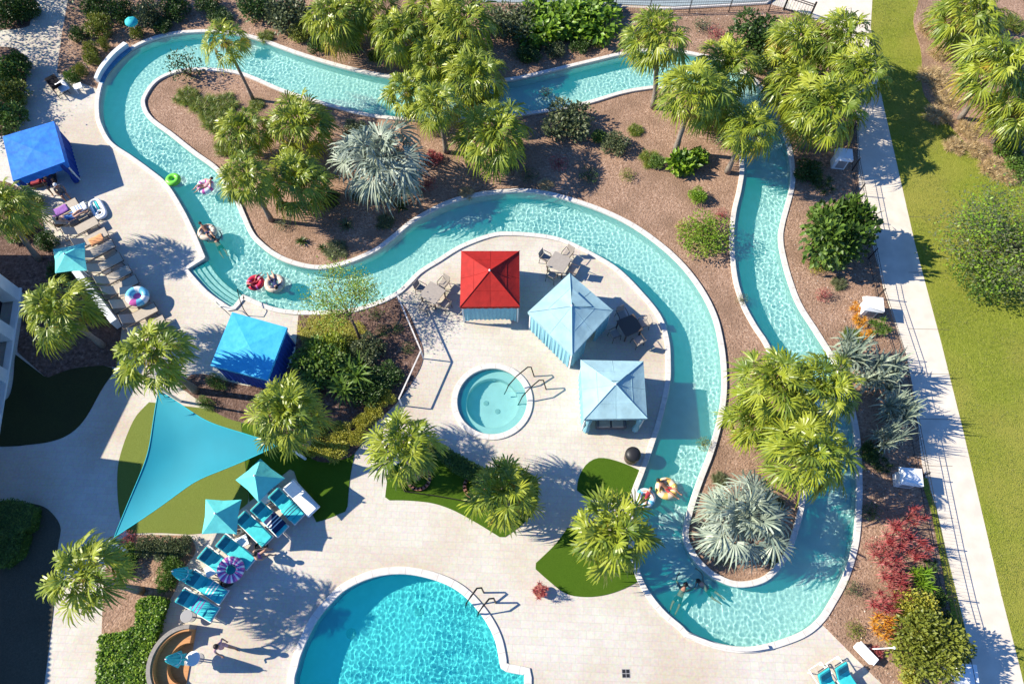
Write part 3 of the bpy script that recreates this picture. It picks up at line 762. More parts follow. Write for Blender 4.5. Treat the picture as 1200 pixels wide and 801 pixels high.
tan_px = [(72,246,'tan sling lounger with lilac towel, uppermost of the left row'),(84,256,'tan sling lounger in the left row, under the blue towel'),(95,268,'empty tan sling lounger next to the one with the blue towel'),
          (106,281,'tan sling lounger in the left row, under the orange towel'),(114,295,'tan sling lounger just right of the small square umbrella'),(123,311,'shaded tan lounger right of the small square umbrella'),
          (133,325,'shaded tan lounger, third above the one with the ring'),(141,337,'shaded tan lounger, next above the one with the ring'),(152,353,'tan sling lounger that carries the blue swim ring'),(163,370,'tan sling lounger below the one with the swim ring'),(173,385,'lowest tan lounger of the left row, half behind the palm')]
proto = None; lg_ = 'tan loungers in the left row'
for u, v, lab in tan_px:
    l, rz = axis(u, v, 2, -1.05)
    if proto is None:
        proto = make_lounger(lab, 'brownframe', 'tan'); proto['group'] = lg_; proto.location = l; proto.rotation_euler = (0,0,rz)
    else: copy_thing(proto, lab, l, rz, lg_)
tl = [(277,646,36,29,'turquoise lounger with dark pillow, just below the straight-edged umbrella'),(256,660,36,29,'turquoise lounger under the pink striped ring'),(243,687,40,27,'turquoise lounger with striped towel beside the folded umbrella'),
      (232,708,41,25,'lowest turquoise lounger, beside the small round grey table'),(298,619,33,33,'turquoise lounger between the two open umbrellas'),(316,607,33,33,'turquoise lounger with navy striped towel below the diagonal umbrella'),(336,592,33,34,'turquoise lounger at the right end, with a striped towel'),
      (992,799,26,40,'turquoise lounger at the bottom right corner, right one'),(972,806,26,40,'turquoise lounger at the bottom right corner, left one')]
proto = None; lg_ = 'turquoise loungers'
for u, v, du, dv, lab in tl:
    l, rz = axis(u, v, du, dv)
    if proto is None:
        proto = make_lounger(lab, 'white', 'tan', 'teal', 'tealdark'); proto['group'] = lg_; proto.location = l; proto.rotation_euler = (0,0,rz)
    else: copy_thing(proto, lab, l, rz, lg_)
l, rz = axis(353, 583, 33, 36)
t = make_lounger('white lounger with pale cushion at the right end of the turquoise loungers', 'white', 'whitecloth', 'whitecloth'); t.location = l; t.rotation_euler = (0,0,rz)
l, rz = axis(66, 100, -18, -22)
t = make_lounger('black lounger with white seat on the shaded walk at upper left', 'black', 'blackcloth', None, None, 50); t.location = l; t.rotation_euler = (0,0,rz)

# towels and belongings
def towel(label, u, v, du, dv, L, Wd, h, m, stripes=None, sag=.0):
    p, rz = axis(u, v, du, dv, h)
    mb = MB(); n = 16; rows = []
    for i in range(n+1):
        x = -L/2+L*i/n
        rows.append([(x, -Wd/2+Wd*j/4, .02*math.sin(3*x+j)+.012*math.sin(9*x-2*j)-max(0, abs(-Wd/2+Wd*j/4)-.33)*.9) for j in range(5)])
    mb.grid(rows)
    if stripes: mb.m = [1 if (k//4) % 3 == 1 and 3 < k//4 < 13 else 0 for k in range(len(mb.f))]
    o = mb.build('towel', [m, stripes] if stripes else m, smooth=True)
    o.location = (p[0], p[1], h); o.rotation_euler = (0,0,rz)
    sm = o.modifiers.new('thick', 'SOLIDIFY'); sm.thickness = .012
    return tag(o, label, 'towel', 'towels on the loungers')
towel('white towel on the seat of the black lounger', 73, 101, -18, -22, 1.0, .6, .42, 'whitecloth')
towel('lilac towel on the uppermost tan lounger', 70, 247, 2, -1.05, .9, .62, .45, 'violet')
towel('dark blue towel on the second tan lounger of the left row', 82, 254, 2, -1.05, .8, .6, .44, 'bluecloth')
towel('white towel over the foot of the second tan lounger', 93, 244, 2, -1.05, .8, .64, .46, 'whitecloth', 'bluecloth')
towel('orange towel on a tan lounger of the left row', 113, 281, 2, -1.05, .75, .6, .45, 'orangecloth')
towel('cream towel on the lounger with the blue swim ring', 147, 341, 2, -.4, .7, .6, .46, 'creamvinyl')
towel('turquoise towel with white stripes beside the folded umbrella', 249, 690, 40, 27, .8, .6, .50, 'teal', 'whitecloth')
towel('turquoise towel with violet and white stripes on the lowest lounger', 233, 709, 41, 25, .9, .6, .50, 'teal', 'violet')
towel('navy towel with white stripes under the diagonal umbrella', 322, 612, 33, 33, .85, .66, .51, 'navycloth', 'whitecloth')
towel('pale striped towel on the turquoise lounger at the right end', 341, 598, 33, 34, .7, .7, .51, 'teal', 'navycloth')
def bag(label, u, v, m, s=1.0, rz=.4, h=0.03):
    p = g(u, v, .15); t = thing('beach_bag', label, 'bag', (p.x, p.y, h), 'bags by the loungers', rz)
    rows = []
    for z, k in ((0,.9),(.06,1),(.2,.95),(.3,.8),(.34,.62)):
        rows.append([(k*.24*s*math.copysign(abs(math.cos(a))**.6, math.cos(a)), k*.14*s*math.copysign(abs(math.sin(a))**.6, math.sin(a)), z*s) for a in [2*PI*i/20 for i in range(21)]])
    MB().grid(rows).build('body', m, t, smooth=True)
    for y in (-.07,.07): MB().tube([(-.1*s,y*s,.31*s),(-.07*s,y*s,.46*s),(.07*s,y*s,.46*s),(.1*s,y*s,.31*s)], .012, 5).build('handle', m, t)
for a in [('black bag on the pavers between the folded umbrella and the striped ring',266,683,'black',1.2),('grey bag between the two upper turquoise loungers',287,630,'greycloth',1.0),('cream bag beside the turquoise lounger under the straight umbrella',280,624,'creamvinyl',1.1),
          ('white bag between loungers next to the pink ring',262,640,'whitecloth',1.0),('tan bag below the diagonal umbrella',318,590,'tan',1.1),('black bag beside the seated bather by the loungers',306,640,'black',1.3),('white bag on the shaded pavers right of the small umbrella',124,317,'whitecloth',1.1),
          ('grey bag among the tan loungers left of the small umbrella top',88,262,'greycloth',1.2),('white bag beside the lower tan loungers',145,318,'whitecloth',.9),('brown bag behind the second tan lounger',68,262,'brownframe',1.0)]: bag(*a)

# ================================================================== TABLES AND CHAIRS
def make_chair(label):
    t = thing('patio_chair', label, 'chair')
    MB().box((0,0,.43),(.48,.46,.03), bev=.012).build('seat', 'taupe', t)
    X = Matrix.Translation((-.25,0,.46)) @ Matrix.Rotation(R(-12), 4, 'Y')
    MB().box((0,0,.23),(.025,.46,.46), X=X, bev=.01).build('backrest', 'taupe', t)
    for sx in (-1,1):
        for sy in (-1,1): MB().tube([(sx*.22,sy*.24,.44),(sx*.25,sy*.26,0)], .018, 6).build('leg', 'brownframe', t)
    for s in (-1,1): MB().tube([(-.28,s*.26,.66),(.18,s*.27,.66),(.22,s*.26,.42)], .02, 6).build('armrest', 'brownframe', t)
    return t
def make_table(label, u, v, rz, m='taupe', s=1.05):
    p = g(u, v, .74); t = thing('patio_table', label, 'table', (p.x, p.y, 0), 'square patio tables', rz)
    MB().box((0,0,.74),(s,s,.035), bev=.012).build('tabletop', m, t)
    MB().box((0,0,.69),(s-.16,s-.16,.06)).build('apron', 'brownframe', t)
    for sx in (-1,1):
        for sy in (-1,1): MB().box((sx*(s/2-.08),sy*(s/2-.08),.345),(.06,.06,.69)).build('leg', 'brownframe', t)
    return t
chair0 = None
def table_set(lab, where, u, v, rz, offs, m='taupe'):
    global chair0
    t = make_table(lab, u, v, rz, m); c = t.location
    for k, (dist, side, nm) in enumerate(offs):
        a = rz+side*PI/2+(k*.37 % .3-.12)
        l = (c.x+math.cos(a)*dist, c.y+math.sin(a)*dist, 0)
        label = f'taupe chair, {nm} side of the {where}'
        if chair0 is None:
            chair0 = make_chair(label); chair0['group'] = 'patio chairs around the tables'; chair0.location = l; chair0.rotation_euler = (0,0,a+PI)
        else: copy_thing(chair0, label, l, a+PI, 'patio chairs around the tables')
table_set('square taupe table left of the red cabana', 'table left of the red cabana', 507, 343, R(-33), [(.85,0,'right'),(.9,1,'upper'),(.8,2,'left'),(.82,3,'lower')])
table_set('square taupe table between the red cabana and the river', 'table at the diagonal cabana tip', 655, 307, R(60), [(.85,0,'upper'),(.86,1,'left'),(.8,2,'lower'),(.85,3,'right')])
table_set('dark square table in the shade of the diagonal cabana', 'dark shaded table', 738, 381, R(25), [(.85,0,'right'),(.82,1,'upper'),(.85,2,'left'),(.86,3,'lower')], 'brownframe')
def round_table(label, u, v, r_, h, m, name='side_table'):
    p = g(u, v, h); t = thing(name, label, 'table', (p.x, p.y, 0))
    MB().lathe([(r_-.02,h-.03),(r_,h-.02),(r_,h-.005),(r_-.015,h)], (0,0,0), 32).build('tabletop', m, t)
    MB().tube([(0,0,.03),(0,0,h-.03)], .03, 8).build('stem', 'grey', t)
    MB().lathe([(.22,0),(.22,.02),(.04,.04)], (0,0,0), 20).build('foot', 'grey', t)
    return t
round_table('small round grey table below the lowest turquoise lounger', 218.5, 721.5, .27, .5, 'grey')
round_table('round white table in the mouth of the curved wooden bench', 226, 771, .30, .62, 'white', 'round_table')
for lab, u, v in (('small white table beside the black lounger at upper left',91,101),('white side table between the upper and middle turquoise loungers',284,634),('white side table left of the striped ring',247,668),('white side table on the pavers near the diagonal umbrella',309,585)):
    p = g(u, v, .4); t = thing('low_table', lab, 'table', (p.x, p.y, .022), 'low white tables', .5)
    MB().box((0,0,.38),(.5,.5,.035), bev=.01).build('tabletop', 'white', t)
    for sx in (-1,1):
        for sy in (-1,1): MB().box((sx*.2,sy*.2,.18),(.04,.04,.36)).build('leg', 'white', t)
# curved wooden bench
p = g(223, 777); t = thing('curved_bench', 'half-round orange wooden bench with grey stone rim at lower left', 'bench', (p.x, p.y, 0))
def arc(r_, n=40): return [(r_*math.cos(PI/2+PI*i/n), r_*1.02*math.sin(PI/2+PI*i/n)) for i in range(n+1)]
def ring(r0, r1, z0, z1): return MB().prism(arc(r1)+arc(r0)[::-1], z0, z1)
R0 = 1.52
ring(R0-.17, R0, 0, .80).build('back_wall', 'stone', t)
ring(R0-.26, R0-.172, .0, .74).build('backrest', 'wood', t)
ring(R0-.72, R0-.262, .0, .42).build('seat', 'wood', t)
MB().prism(arc(R0-.722), 0, .05).build('floor', 'wood', t)

# ================================================================== RAILS, FENCES, SMALL FIXTURES
def rail_thing(name, label, cat, parts, m, r_=.025, group=None):
    c = g(*parts[0][0][:2]); t = thing(name, label, cat, (c.x, c.y, 0), group)
    for pts in parts:
        mb = MB(); mb.tube([tuple(g(u, v)-c+Vector((0,0,h))) for u, v, h in pts], r_, 8); mb.build('rail', m, t, smooth=True)
rail_thing('spa_handrail', 'pair of dark looped handrails at the right side of the round spa', 'handrail',
    [[(626,441,0),(622,436.5,.75),(618,438,.92),(605,448,.85),(596,455,.45),(591,459,-.4)],
     [(640,456,0),(636,451.5,.75),(631,453,.92),(620,462,.85),(612,468,.45),(607,472,-.4)]], 'darkmetal', .033)
rail_thing('pool_ladder', 'dark ladder rails over the edge of the large pool', 'ladder',
    [[(567,694,0),(565,690,.7),(560,691,.9),(553,700,.8),(547,707,.3),(545,710,-.5)],
     [(581,706,0),(579,702,.7),(574,703,.9),(567,711,.8),(561,718,.3),(559,721,-.5)]], 'darkmetal', .04)
rail_thing('step_handrail', 'thin steel loop handrail on the deck beside the river entry steps', 'handrail', [[(272,372,0),(271,372,.7),(267,369,.85),(260,362,.8),(259,360,.3),(259,360,-.05)]], 'steel', .022)
rail_thing('step_handrail', 'dark straight handrail at the right end of the river entry steps', 'handrail', [[(291,370,0),(290.5,369,.6),(288,362,.8),(284,347,.8),(283,345,.3),(283,345,-.2)]], 'darkmetal', .022)
# white-capped guard rail round the middle bed
pts = [g(u, v) for u, v in ((468,354),(496,420),(471,475))]; c = pts[0].copy()
t = thing('guard_rail', 'white-capped metal guard rail along the mulch bed left of the spa', 'railing', tuple(c))
for p in pts: MB().box((p.x-c.x, p.y-c.y, .5), (.06,.06,1.0), 0).build('post', 'white', t)
for a, b in zip(pts, pts[1:]):
    d = (b-a); rz = math.atan2(d.y, d.x); mid = (a+b)/2-c
    MB().box((mid.x, mid.y, 1.03), (d.length+.02,.07,.045), rz).build('top_rail', 'coping', t)
# black picket fence along the walk and along the top
def fence(label, px, h=1.1, group='black picket fences'):
    P = [g(u, v) for u, v in px]; c = P[0].copy(); t = thing('picket_fence', label, 'fence', tuple(c), group)
    L = 0
    rails = [MB(), MB(), MB()]; pick = MB(); n_p = 0
    for a, b in zip(P, P[1:]):
        d = b-a; ln = d.length; rz = math.atan2(d.y, d.x)
        for mb, z in zip(rails, (h-.03, h-.22, .15)): mb.box(tuple((a+b)/2-c+Vector((0,0,z))), (ln,.019,.019), rz)
        k = int(ln/.15)
        for i in range(k): p = a.lerp(b, (i+.5)/k)-c; pick.box((p.x,p.y,h/2+.02), (.008,.008,h-.06), rz)
        k = max(1, round(ln/2.4))
        for i in range(k):
            p = a.lerp(b, i/k)-c; MB().box((p.x,p.y,h/2+.02), (.05,.05,h+.04), rz).build('post', 'black', t)
    for mb in rails: mb.build('rail', 'black', t)
    pick.build('pickets', 'black', t)['kind'] = 'stuff'
fence('black picket fence between the planting and the concrete walk', [(993,120),(998,200),(1009,260),(1026,350),(1048,420),(1062,490),(1075,560),(1090,640),(1103,700),(1116,750),(1130,820)])
fence('black picket fence behind the hedge at the top edge', [(556,8),(640,14),(760,17),(900,14),(915,12)])
# gate of the fence at the top
P = [g(918,12), g(948,22)]; c = P[0].copy(); t = thing('fence_gate', 'black metal gate open beside the walk at the top edge', 'gate', tuple(c))
for p in P: MB().box((p.x-c.x,p.y-c.y,.65),(.1,.1,1.3)).build('post', 'black', t)
d = P[1]-P[0]; mb = MB(); rz = math.atan2(d.y, d.x); mid = (P[0]+P[1])/2-c
for z in (1.1,.95,.15): mb.box((mid.x,mid.y,z),(d.length-.12,.04,.04),rz)
for i in range(9): p = P[0].lerp(P[1],(i+.7)/9.5)-c; mb.box((p.x,p.y,.62),(.02,.02,.95),rz)
mb.build('leaf', 'black', t)
# white hooded cabinets by the fence
for k, (u, v, lab) in enumerate([(989,181,'white hooded cabinet by the walk, under the upper right palms'),(1024,356,'sunlit white hooded cabinet beside the orange crotons'),(1068,558,'shaded white hooded cabinet below the silver shrubs'),(1131,789,'white hooded cabinet behind the bright green bush at bottom right'),(926,33,'white hooded cabinet between the top gate and the palms')]):
    p = g(u, v, 1.0); t = thing('utility_cabinet', lab, 'cabinet', (p.x, p.y, 0), 'white cabinets along the fence', R(-8))
    MB().box((0,0,.45),(.78,.62,.86), bev=.02).build('body', 'white', t)
    r_ = MB(); r_.add([(-.5,-.42,.88),(.5,-.42,.88),(.5,.42,.88),(-.5,.42,.88),(-.34,-.3,1.12),(.5,-.42,1.06),(.5,.42,1.06),(-.34,.36,1.12),(-.5,-.42,.93),(-.5,.42,.93)],
        [(3,2,1,0),(4,5,6,7),(8,4,7,9),(0,8,9,3),(0,1,5,4,8),(2,3,9,7,6),(1,2,6,5)])
    r_.build('hood', 'white', t)
    MB().box((.05,-.313,.45),(.5,.01,.6)).build('door', 'grey', t)
    for s in (-1,1): MB().box((s*.3,0,.01),(.1,.5,.02)).build('foot', 'black', t)
# bin
p = g(739, 537); t = thing('litter_bin', 'dark brown domed litter bin below the lowest pale blue cabana', 'litter bin', tuple(p))
MB().lathe([(.30,.0),(.33,.02),(.36,.35),(.37,.72)], (0,0,0), 28).build('body', 'brownframe', t, smooth=True)
MB().lathe([(.37,.722),(.385,.74),(.36,.86),(.25,.95),(.1,.985),(.0,.99)], (0,0,0), 28).build('lid', 'black', t, smooth=True)
MB().lathe([(.365,.68),(.385,.69),(.385,.715),(.37,.72)], (0,0,0), 28).build('rim', 'darkmetal', t)
# drain cover
p = g(733.5, 788.5); mb = MB()
t = thing('drain_cover', 'small black drain grate on the pavers near the bottom edge', 'drain', (p.x, p.y, 0))
MB().box((0,0,.004),(.36,.36,.006)).build('frame', 'grey', t)
for sx in (-1,1):
    for sy in (-1,1): MB().box((sx*.085,sy*.085,.009),(.14,.14,.006)).build('grate', 'black', t)
# globe lamp
p = g(163, 41); t = thing('globe_fountain', 'pale turquoise dome on a short white post above the upper left bend', 'fountain', tuple(p))
MB().tube([(0,0,0),(0,0,.95)], [.06,.045], 10).build('post', 'white', t)
MB().lathe([(.0,.82),(.25,.84),(.38,.93),(.42,1.03),(.38,1.14),(.25,1.24),(.08,1.28),(0,1.285)], (0,0,0), 28).build('dome', 'teal', t, smooth=True)
MB().lathe([(.14,0),(.14,.03),(.06,.05)], (0,0,0), 16).build('base', 'white', t)
# white bollard box and slim pole beside the corner loungers
p = g(1011, 765); t = thing('planter_box', 'white oblong box at the corner of the deck, bottom right', 'box', (p.x, p.y, .03), None, R(-50))
MB().box((0,0,.2),(.95,.36,.38), bev=.06).build('body', 'white', t); MB().box((0,0,.405),(.97,.38,.03), bev=.014).build('lid', 'whitecloth', t)
p = g(1019, 760); t = thing('slim_pole', 'slim white pole rising from the mulch toward the bright bush', 'pole', (p.x, p.y, .03))
MB().tube([(0,0,0),(.05,.02,2.0)], [.03,.024], 10).build('shaft', 'white', t); MB().lathe([(.09,0),(.09,.03),(.05,.05)], (0,0,0), 14).build('base', 'white', t); MB().lathe([(.05,0),(.06,.04),(.02,.09)], (.05,.02,2.0), 12).build('cap', 'white', t)
# potted plant body is planted below; palm planters with brick rings and the raised turf edging
for lab, u, v in (('round brick ring at the foot of the palm left of the centre turf',491,561),('round brick ring at the left foot of the palm right of the centre turf',557,570)):
    p = g(u, v); mb = MB(); n = 18
    for i in range(n):
        a = 2*PI*i/n; mb.box((.52*math.cos(a),.52*math.sin(a),.06),(.26,.15,.11),a+PI/2)
    o = mb.build('brick_ring', 'terracotta', loc=(p.x,p.y,.022)); tag(o, lab, 'brick ring')
e_ = [g(u, v) for u, v in ((464,556),(474,576),(515,582),(560,590))]; mb = MB()
for a, b in zip(e_, e_[1:]): mb.box(((a.x+b.x)/2,(a.y+b.y)/2,.11),((b-a).length,.03,.18),math.atan2((b-a).y,(b-a).x))
tag(mb.build('turf_edging', 'darkmetal'), 'dark metal edging strip folded round the palm on the centre turf', 'edging')

# ================================================================== SWIM RINGS AND FLOATS
def swim_ring(label, u, v, z, Rr, r_, mats, pat=None, group='inflatable rings', tilt=None, hole=None, rz=0):
    p = g(u, v, z); t = thing('swim_ring', label, 'swim ring', (p.x, p.y, z), group, rz)
    X = Matrix.Rotation(tilt[0], 4, tilt[1]) if tilt else Matrix.Identity(4)
    MB().torus((0,0,0), Rr, r_, 36, 12, pat, X).build('tube', mats, t, smooth=True)
    if hole: MB().add([tuple(X @ Vector((Rr*math.cos(a), Rr*math.sin(a), -.02))) for a in [2*PI*i/24 for i in range(24)]], [tuple(range(24))]).build('centre_panel', hole, t)
    MB().lathe([(.02,0),(.02,.03),(.012,.04)], tuple(X @ Vector((Rr*.96, .05, r_*.97))), 8).build('valve', 'white', t)
    return t
ZW = .06
swim_ring('empty lime green ring at the upper left river bend', 203, 210.5, ZW, .28, .17, ['lime'])
swim_ring('white and pink patterned ring carrying a bather, upper left river', 241, 218.5, ZW, .36, .17, ['whitevinyl','pinkvinyl'], lambda i: (i//2) % 3 == 1)
swim_ring('cream ring carrying a bather, near the river entry steps', 243, 272, ZW, .38, .17, ['creamvinyl','brownframe'], lambda i: i % 9 == 4)
swim_ring('crimson red ring with filled seat, left of the tan ring', 299.5, 331, ZW, .33, .16, ['redvinyl','pinkvinyl'], lambda i: i % 12 == 5, hole='redvinyl')
swim_ring('tan ring carrying a bather in navy, lower left river', 322, 332, ZW, .40, .18, ['creamvinyl','tan'], lambda i: i % 6 == 3)
swim_ring('yellow striped ring carrying a bather, right arm of the river', 781, 572, ZW, .37, .18, ['yellowvinyl','creamvinyl'], lambda i: (i//3) % 2)
swim_ring('white and aqua ring carrying a bather, beside the yellow ring', 756.5, 583, ZW, .33, .15, ['whitevinyl','aquavinyl'], lambda i: (i//3) % 3 == 1)
swim_ring('large blue and white ring with pink centre lying on a tan lounger', 161, 347, .72, .40, .20, ['aquavinyl','whitevinyl','pinkvinyl'], lambda i: (0,0,1,0,0,1,2,0,1)[i//4 % 9], hole='pinkvinyl', tilt=(R(12),'Y'))
swim_ring('pink ring with pale and violet stripes on a turquoise lounger', 270.5, 667, .70, .40, .19, ['pinkvinyl','whitevinyl','violet'], lambda i: i % 3, tilt=(R(15),'Y'))
# lounge float on the deck
p, rz = axis(115, 245, 12, 22, .1)
t = thing('lounge_float', 'white and mint striped lounge float lying on the deck at left', 'pool float', (p[0], p[1], .12), None, rz)
def oval(a, b, n=40): return [(a*math.copysign(abs(math.cos(2*PI*i/n))**.6, math.cos(2*PI*i/n)), b*math.copysign(abs(math.sin(2*PI*i/n))**.7, math.sin(2*PI*i/n)), 0) for i in range(n)]
MB().tube(oval(.72,.30), .10, 10, closed=True).build('rim', 'whitevinyl', t, smooth=True)
MB().tube([(.36+.17*math.cos(a), .17*math.sin(a), .02) for a in [2*PI*i/20 for i in range(20)]], .07, 8, closed=True).build('head_ring', 'whitevinyl', t, smooth=True)
for k in range(4): MB().tube([(-.62,-.18+.12*k,-.02),(.14,-.18+.12*k,-.02)], .052, 8).build('air_chamber', 'teal' if k % 2 == 0 else 'whitevinyl', t, smooth=True)
# ================================================================== PEOPLE
RADII = dict(pelvis=.135, waist=.115, chest=.135, neck=.055, head=.085, crown=.07, hipL=.095, hipR=.095, kneeL=.06, kneeR=.06, ankL=.038, ankR=.038, toeL=.032, toeR=.032,
             shL=.062, shR=.062, elL=.042, elR=.042, wrL=.028, wrR=.028, palmL=.034, palmR=.034)
BONES = [('pelvis','waist'),('waist','chest'),('chest','neck'),('neck','head'),('head','crown')]
for s_ in 'LR': BONES += [('pelvis','hip'+s_),('hip'+s_,'knee'+s_),('knee'+s_,'ank'+s_),('ank'+s_,'toe'+s_),('chest','sh'+s_),('sh'+s_,'el'+s_),('el'+s_,'wr'+s_),('wr'+s_,'palm'+s_)]
def person(label, pos, rz, J, skin, wear, cloth, hairlen=0, group='bathers', face=(0,1,0), hat=None, size=1.0):
    J = {k: Vector(v) for k, v in J.items()}
    names = list(J); ix = {n: i for i, n in enumerate(names)}
    vs = [J[n] for n in names]; rad = [RADII[n] for n in names]; ed = [(ix[a], ix[b]) for a, b in BONES]
    for s in 'LR':                                       # five fingers on each palm
        w, p = J['wr'+s], J['palm'+s]; d = (p-w).normalized(); sd = d.cross(Vector((0,0,1)))
        sd = sd.normalized() if sd.length > .1 else Vector((1,0,0)); nn = sd.cross(d)
        for k, (o, L) in enumerate(((-.032,.062),(-.011,.075),(.011,.07),(.032,.055))):
            a = len(vs); vs += [p+d*(.02+L*.5)+sd*o, p+d*(.015+L*.95)+sd*o-nn*.022]; rad += [.0095,.0075]; ed += [(ix['palm'+s], a),(a, a+1)]
        a = len(vs); vs += [w.lerp(p,.5)+sd*.045+d*.02, w.lerp(p,.5)+sd*.06+d*.055]; rad += [.011,.009]; ed += [(ix['palm'+s], a),(a,a+1)]
    me = bpy.data.meshes.new('person'); me.from_pydata([tuple(v) for v in vs], ed, []); me.update()
    o = bpy.data.objects.new('person', me); COL.objects.link(o)
    sk = o.modifiers.new('skin', 'SKIN'); sk.use_smooth_shade = True
    layer = me.skin_vertices[0].data if me.skin_vertices else None
    if layer is None:
        me.attributes.new('skin', 'FLOAT', 'POINT')
    for i, r_ in enumerate(rad): me.skin_vertices[0].data[i].radius = (r_, r_)
    me.skin_vertices[0].data[ix['pelvis']].use_root = True
    o.modifiers.new('sub', 'SUBSURF').levels = 1; o.modifiers['sub'].render_levels = 1
    dg = bpy.context.evaluated_depsgraph_get()
    m2 = bpy.data.meshes.new_from_object(o.evaluated_get(dg)); o.modifiers.clear(); o.data = m2
    m2.materials.clear()
    for m in (skin, cloth): m2.materials.append(M[m])
    def seg(c, a, b):
        d = b-a; t = max(0, min(1, (c-a).dot(d)/max(d.length_squared, 1e-9))); return (c-(a+d*t)).length-.0, t
    for f in m2.polygons:
        c = f.center; best = min(BONES, key=lambda e: seg(c, J[e[0]], J[e[1]])[0]); t = seg(c, J[best[0]], J[best[1]])[1]; key = best[0].rstrip('LR')+'-'+best[1].rstrip('LR')
        w = wear.get(key, 0); f.material_index = 1 if t < w or w >= 1 else 0; f.use_smooth = True
    # head: hair cap, face
    hd = J['head']; up = (J['crown']-J['head']).normalized(); fw = Vector(face); fw = (fw-up*fw.dot(up)).normalized(); rt = fw.cross(up)
    Xh = Matrix((( rt.x, fw.x, up.x, hd.x),(rt.y, fw.y, up.y, hd.y),(rt.z, fw.z, up.z, hd.z),(0,0,0,1)))
    hm = MB(); n = 16; rows = []
    for j in range(9):
        ph = PI*j/9.5*.62; row = []
        for i in range(n+1):
            th = 2*PI*i/n; low = ph*(1+ (.45+hairlen)*max(0, -math.sin(th)))*(1-.12*max(0, math.sin(th)))
            row.append(tuple(Xh @ Vector((.108*math.sin(low)*math.cos(th), -.012+.118*math.sin(low)*math.sin(th), .035+.118*math.cos(low)))))
        rows.append(row)
    hm.grid(rows); hm.build('hair', 'hair' if not hat else hat, o, smooth=True)
    fm = MB()
    fm.add([tuple(Xh @ Vector(p)) for p in ((-.016,.092,-.01),(.016,.092,-.01),(0,.122,-.012),(0,.096,.03))], [(0,1,2),(1,3,2),(3,0,2)])
    for s in (-1,1):
        fm.box((s*.098,-.005,.0),(.02,.045,.06), X=Xh)
    fm.build('face', skin, o)
    em = MB()
    for s in (-1,1): em.box((s*.034,.094,.018),(.024,.01,.012), X=Xh)
    em.box((0,.096,-.042),(.045,.008,.01), X=Xh); em.build('eyes_and_mouth', 'hair', o)
    o.location = pos; o.rotation_euler = (0,0,rz); o.scale = (size,)*3
    tag(o, label, 'person', group)
    o.cycles.is_caustics_receiver = True
    return o
def both(d):                                             # mirror L to R
    out = dict(d)
    for k, v in d.items():
        if k.endswith('L') and k[:-1]+'R' not in d: out[k[:-1]+'R'] = (-v[0], v[1], v[2])
    return out
FLOATER = both(dict(pelvis=(0,.02,.04), waist=(0,-.16,.12), chest=(0,-.36,.26), neck=(0,-.5,.36), head=(0,-.6,.44), crown=(0,-.66,.51),
    hipL=(-.1,.06,.05), kneeL=(-.17,.42,.33), ankL=(-.14,.78,.14), toeL=(-.15,.9,.2), shL=(-.2,-.38,.27), elL=(-.44,-.24,.22), wrL=(-.46,.02,.19), palmL=(-.45,.1,.19)))
STRIDE = dict(pelvis=(0,0,.95), waist=(0,0,1.12), chest=(0,.02,1.34), neck=(0,.03,1.5), head=(0,.06,1.6), crown=(0,.06,1.7),
    hipL=(-.1,0,.9), kneeL=(-.1,.2,.5), ankL=(-.1,.3,.08), toeL=(-.1,.45,.03), hipR=(.1,0,.9), kneeR=(.1,-.03,.48), ankR=(.1,-.32,.13), toeR=(.1,-.2,.03),
    shL=(-.2,.02,1.42), elL=(-.27,-.12,1.17), wrL=(-.26,.02,.95), palmL=(-.25,.06,.88), shR=(.2,.02,1.42), elR=(.27,.1,1.17), wrR=(.25,.3,1.05), palmR=(.24,.38,1.03))
SEATED = both(dict(pelvis=(0,0,.52), waist=(0,-.03,.68), chest=(0,.0,.92), neck=(0,.03,1.08), head=(0,.07,1.18), crown=(0,.08,1.28), hipL=(-.1,.04,.5), kneeL=(-.14,.45,.5), ankL=(-.14,.5,.1), toeL=(-.15,.63,.05),
    shL=(-.2,0,1.0), elL=(-.26,.14,.75), wrL=(-.18,.36,.62), palmL=(-.17,.43,.59)))
LYING = both(dict(pelvis=(0,0,.1), waist=(0,-.15,.17), chest=(0,-.36,.33), neck=(0,-.49,.44), head=(0,-.58,.52), crown=(0,-.65,.6), hipL=(-.1,.04,.09), kneeL=(-.13,.46,.2), ankL=(-.14,.86,.09), toeL=(-.15,.93,.19),
    shL=(-.2,-.38,.35), elL=(-.3,-.2,.2), wrL=(-.26,.05,.14), palmL=(-.24,.13,.12)))
SWIM = both(dict(pelvis=(0,-.5,-.2), waist=(0,-.33,-.16), chest=(0,-.1,-.1), neck=(0,.05,.0), head=(0,.12,.05), crown=(0,.1,.16), hipL=(-.1,-.54,-.22), kneeL=(-.16,-.9,-.34), ankL=(-.13,-1.22,-.3), toeL=(-.13,-1.34,-.33),
    shL=(-.2,-.08,-.12), elL=(-.42,.1,-.16), wrL=(-.45,.34,-.14), palmL=(-.43,.42,-.13)))
TRUNKS = {'pelvis-hip':1, 'hip-knee':.55, 'pelvis-waist':.3}
SUIT = {'pelvis-hip':1, 'hip-knee':.12, 'pelvis-waist':1, 'waist-chest':1, 'chest-sh':.6}
SHIRT = {'pelvis-hip':1, 'hip-knee':.5, 'pelvis-waist':1, 'waist-chest':1, 'chest-sh':1, 'sh-el':.6, 'chest-neck':.5}
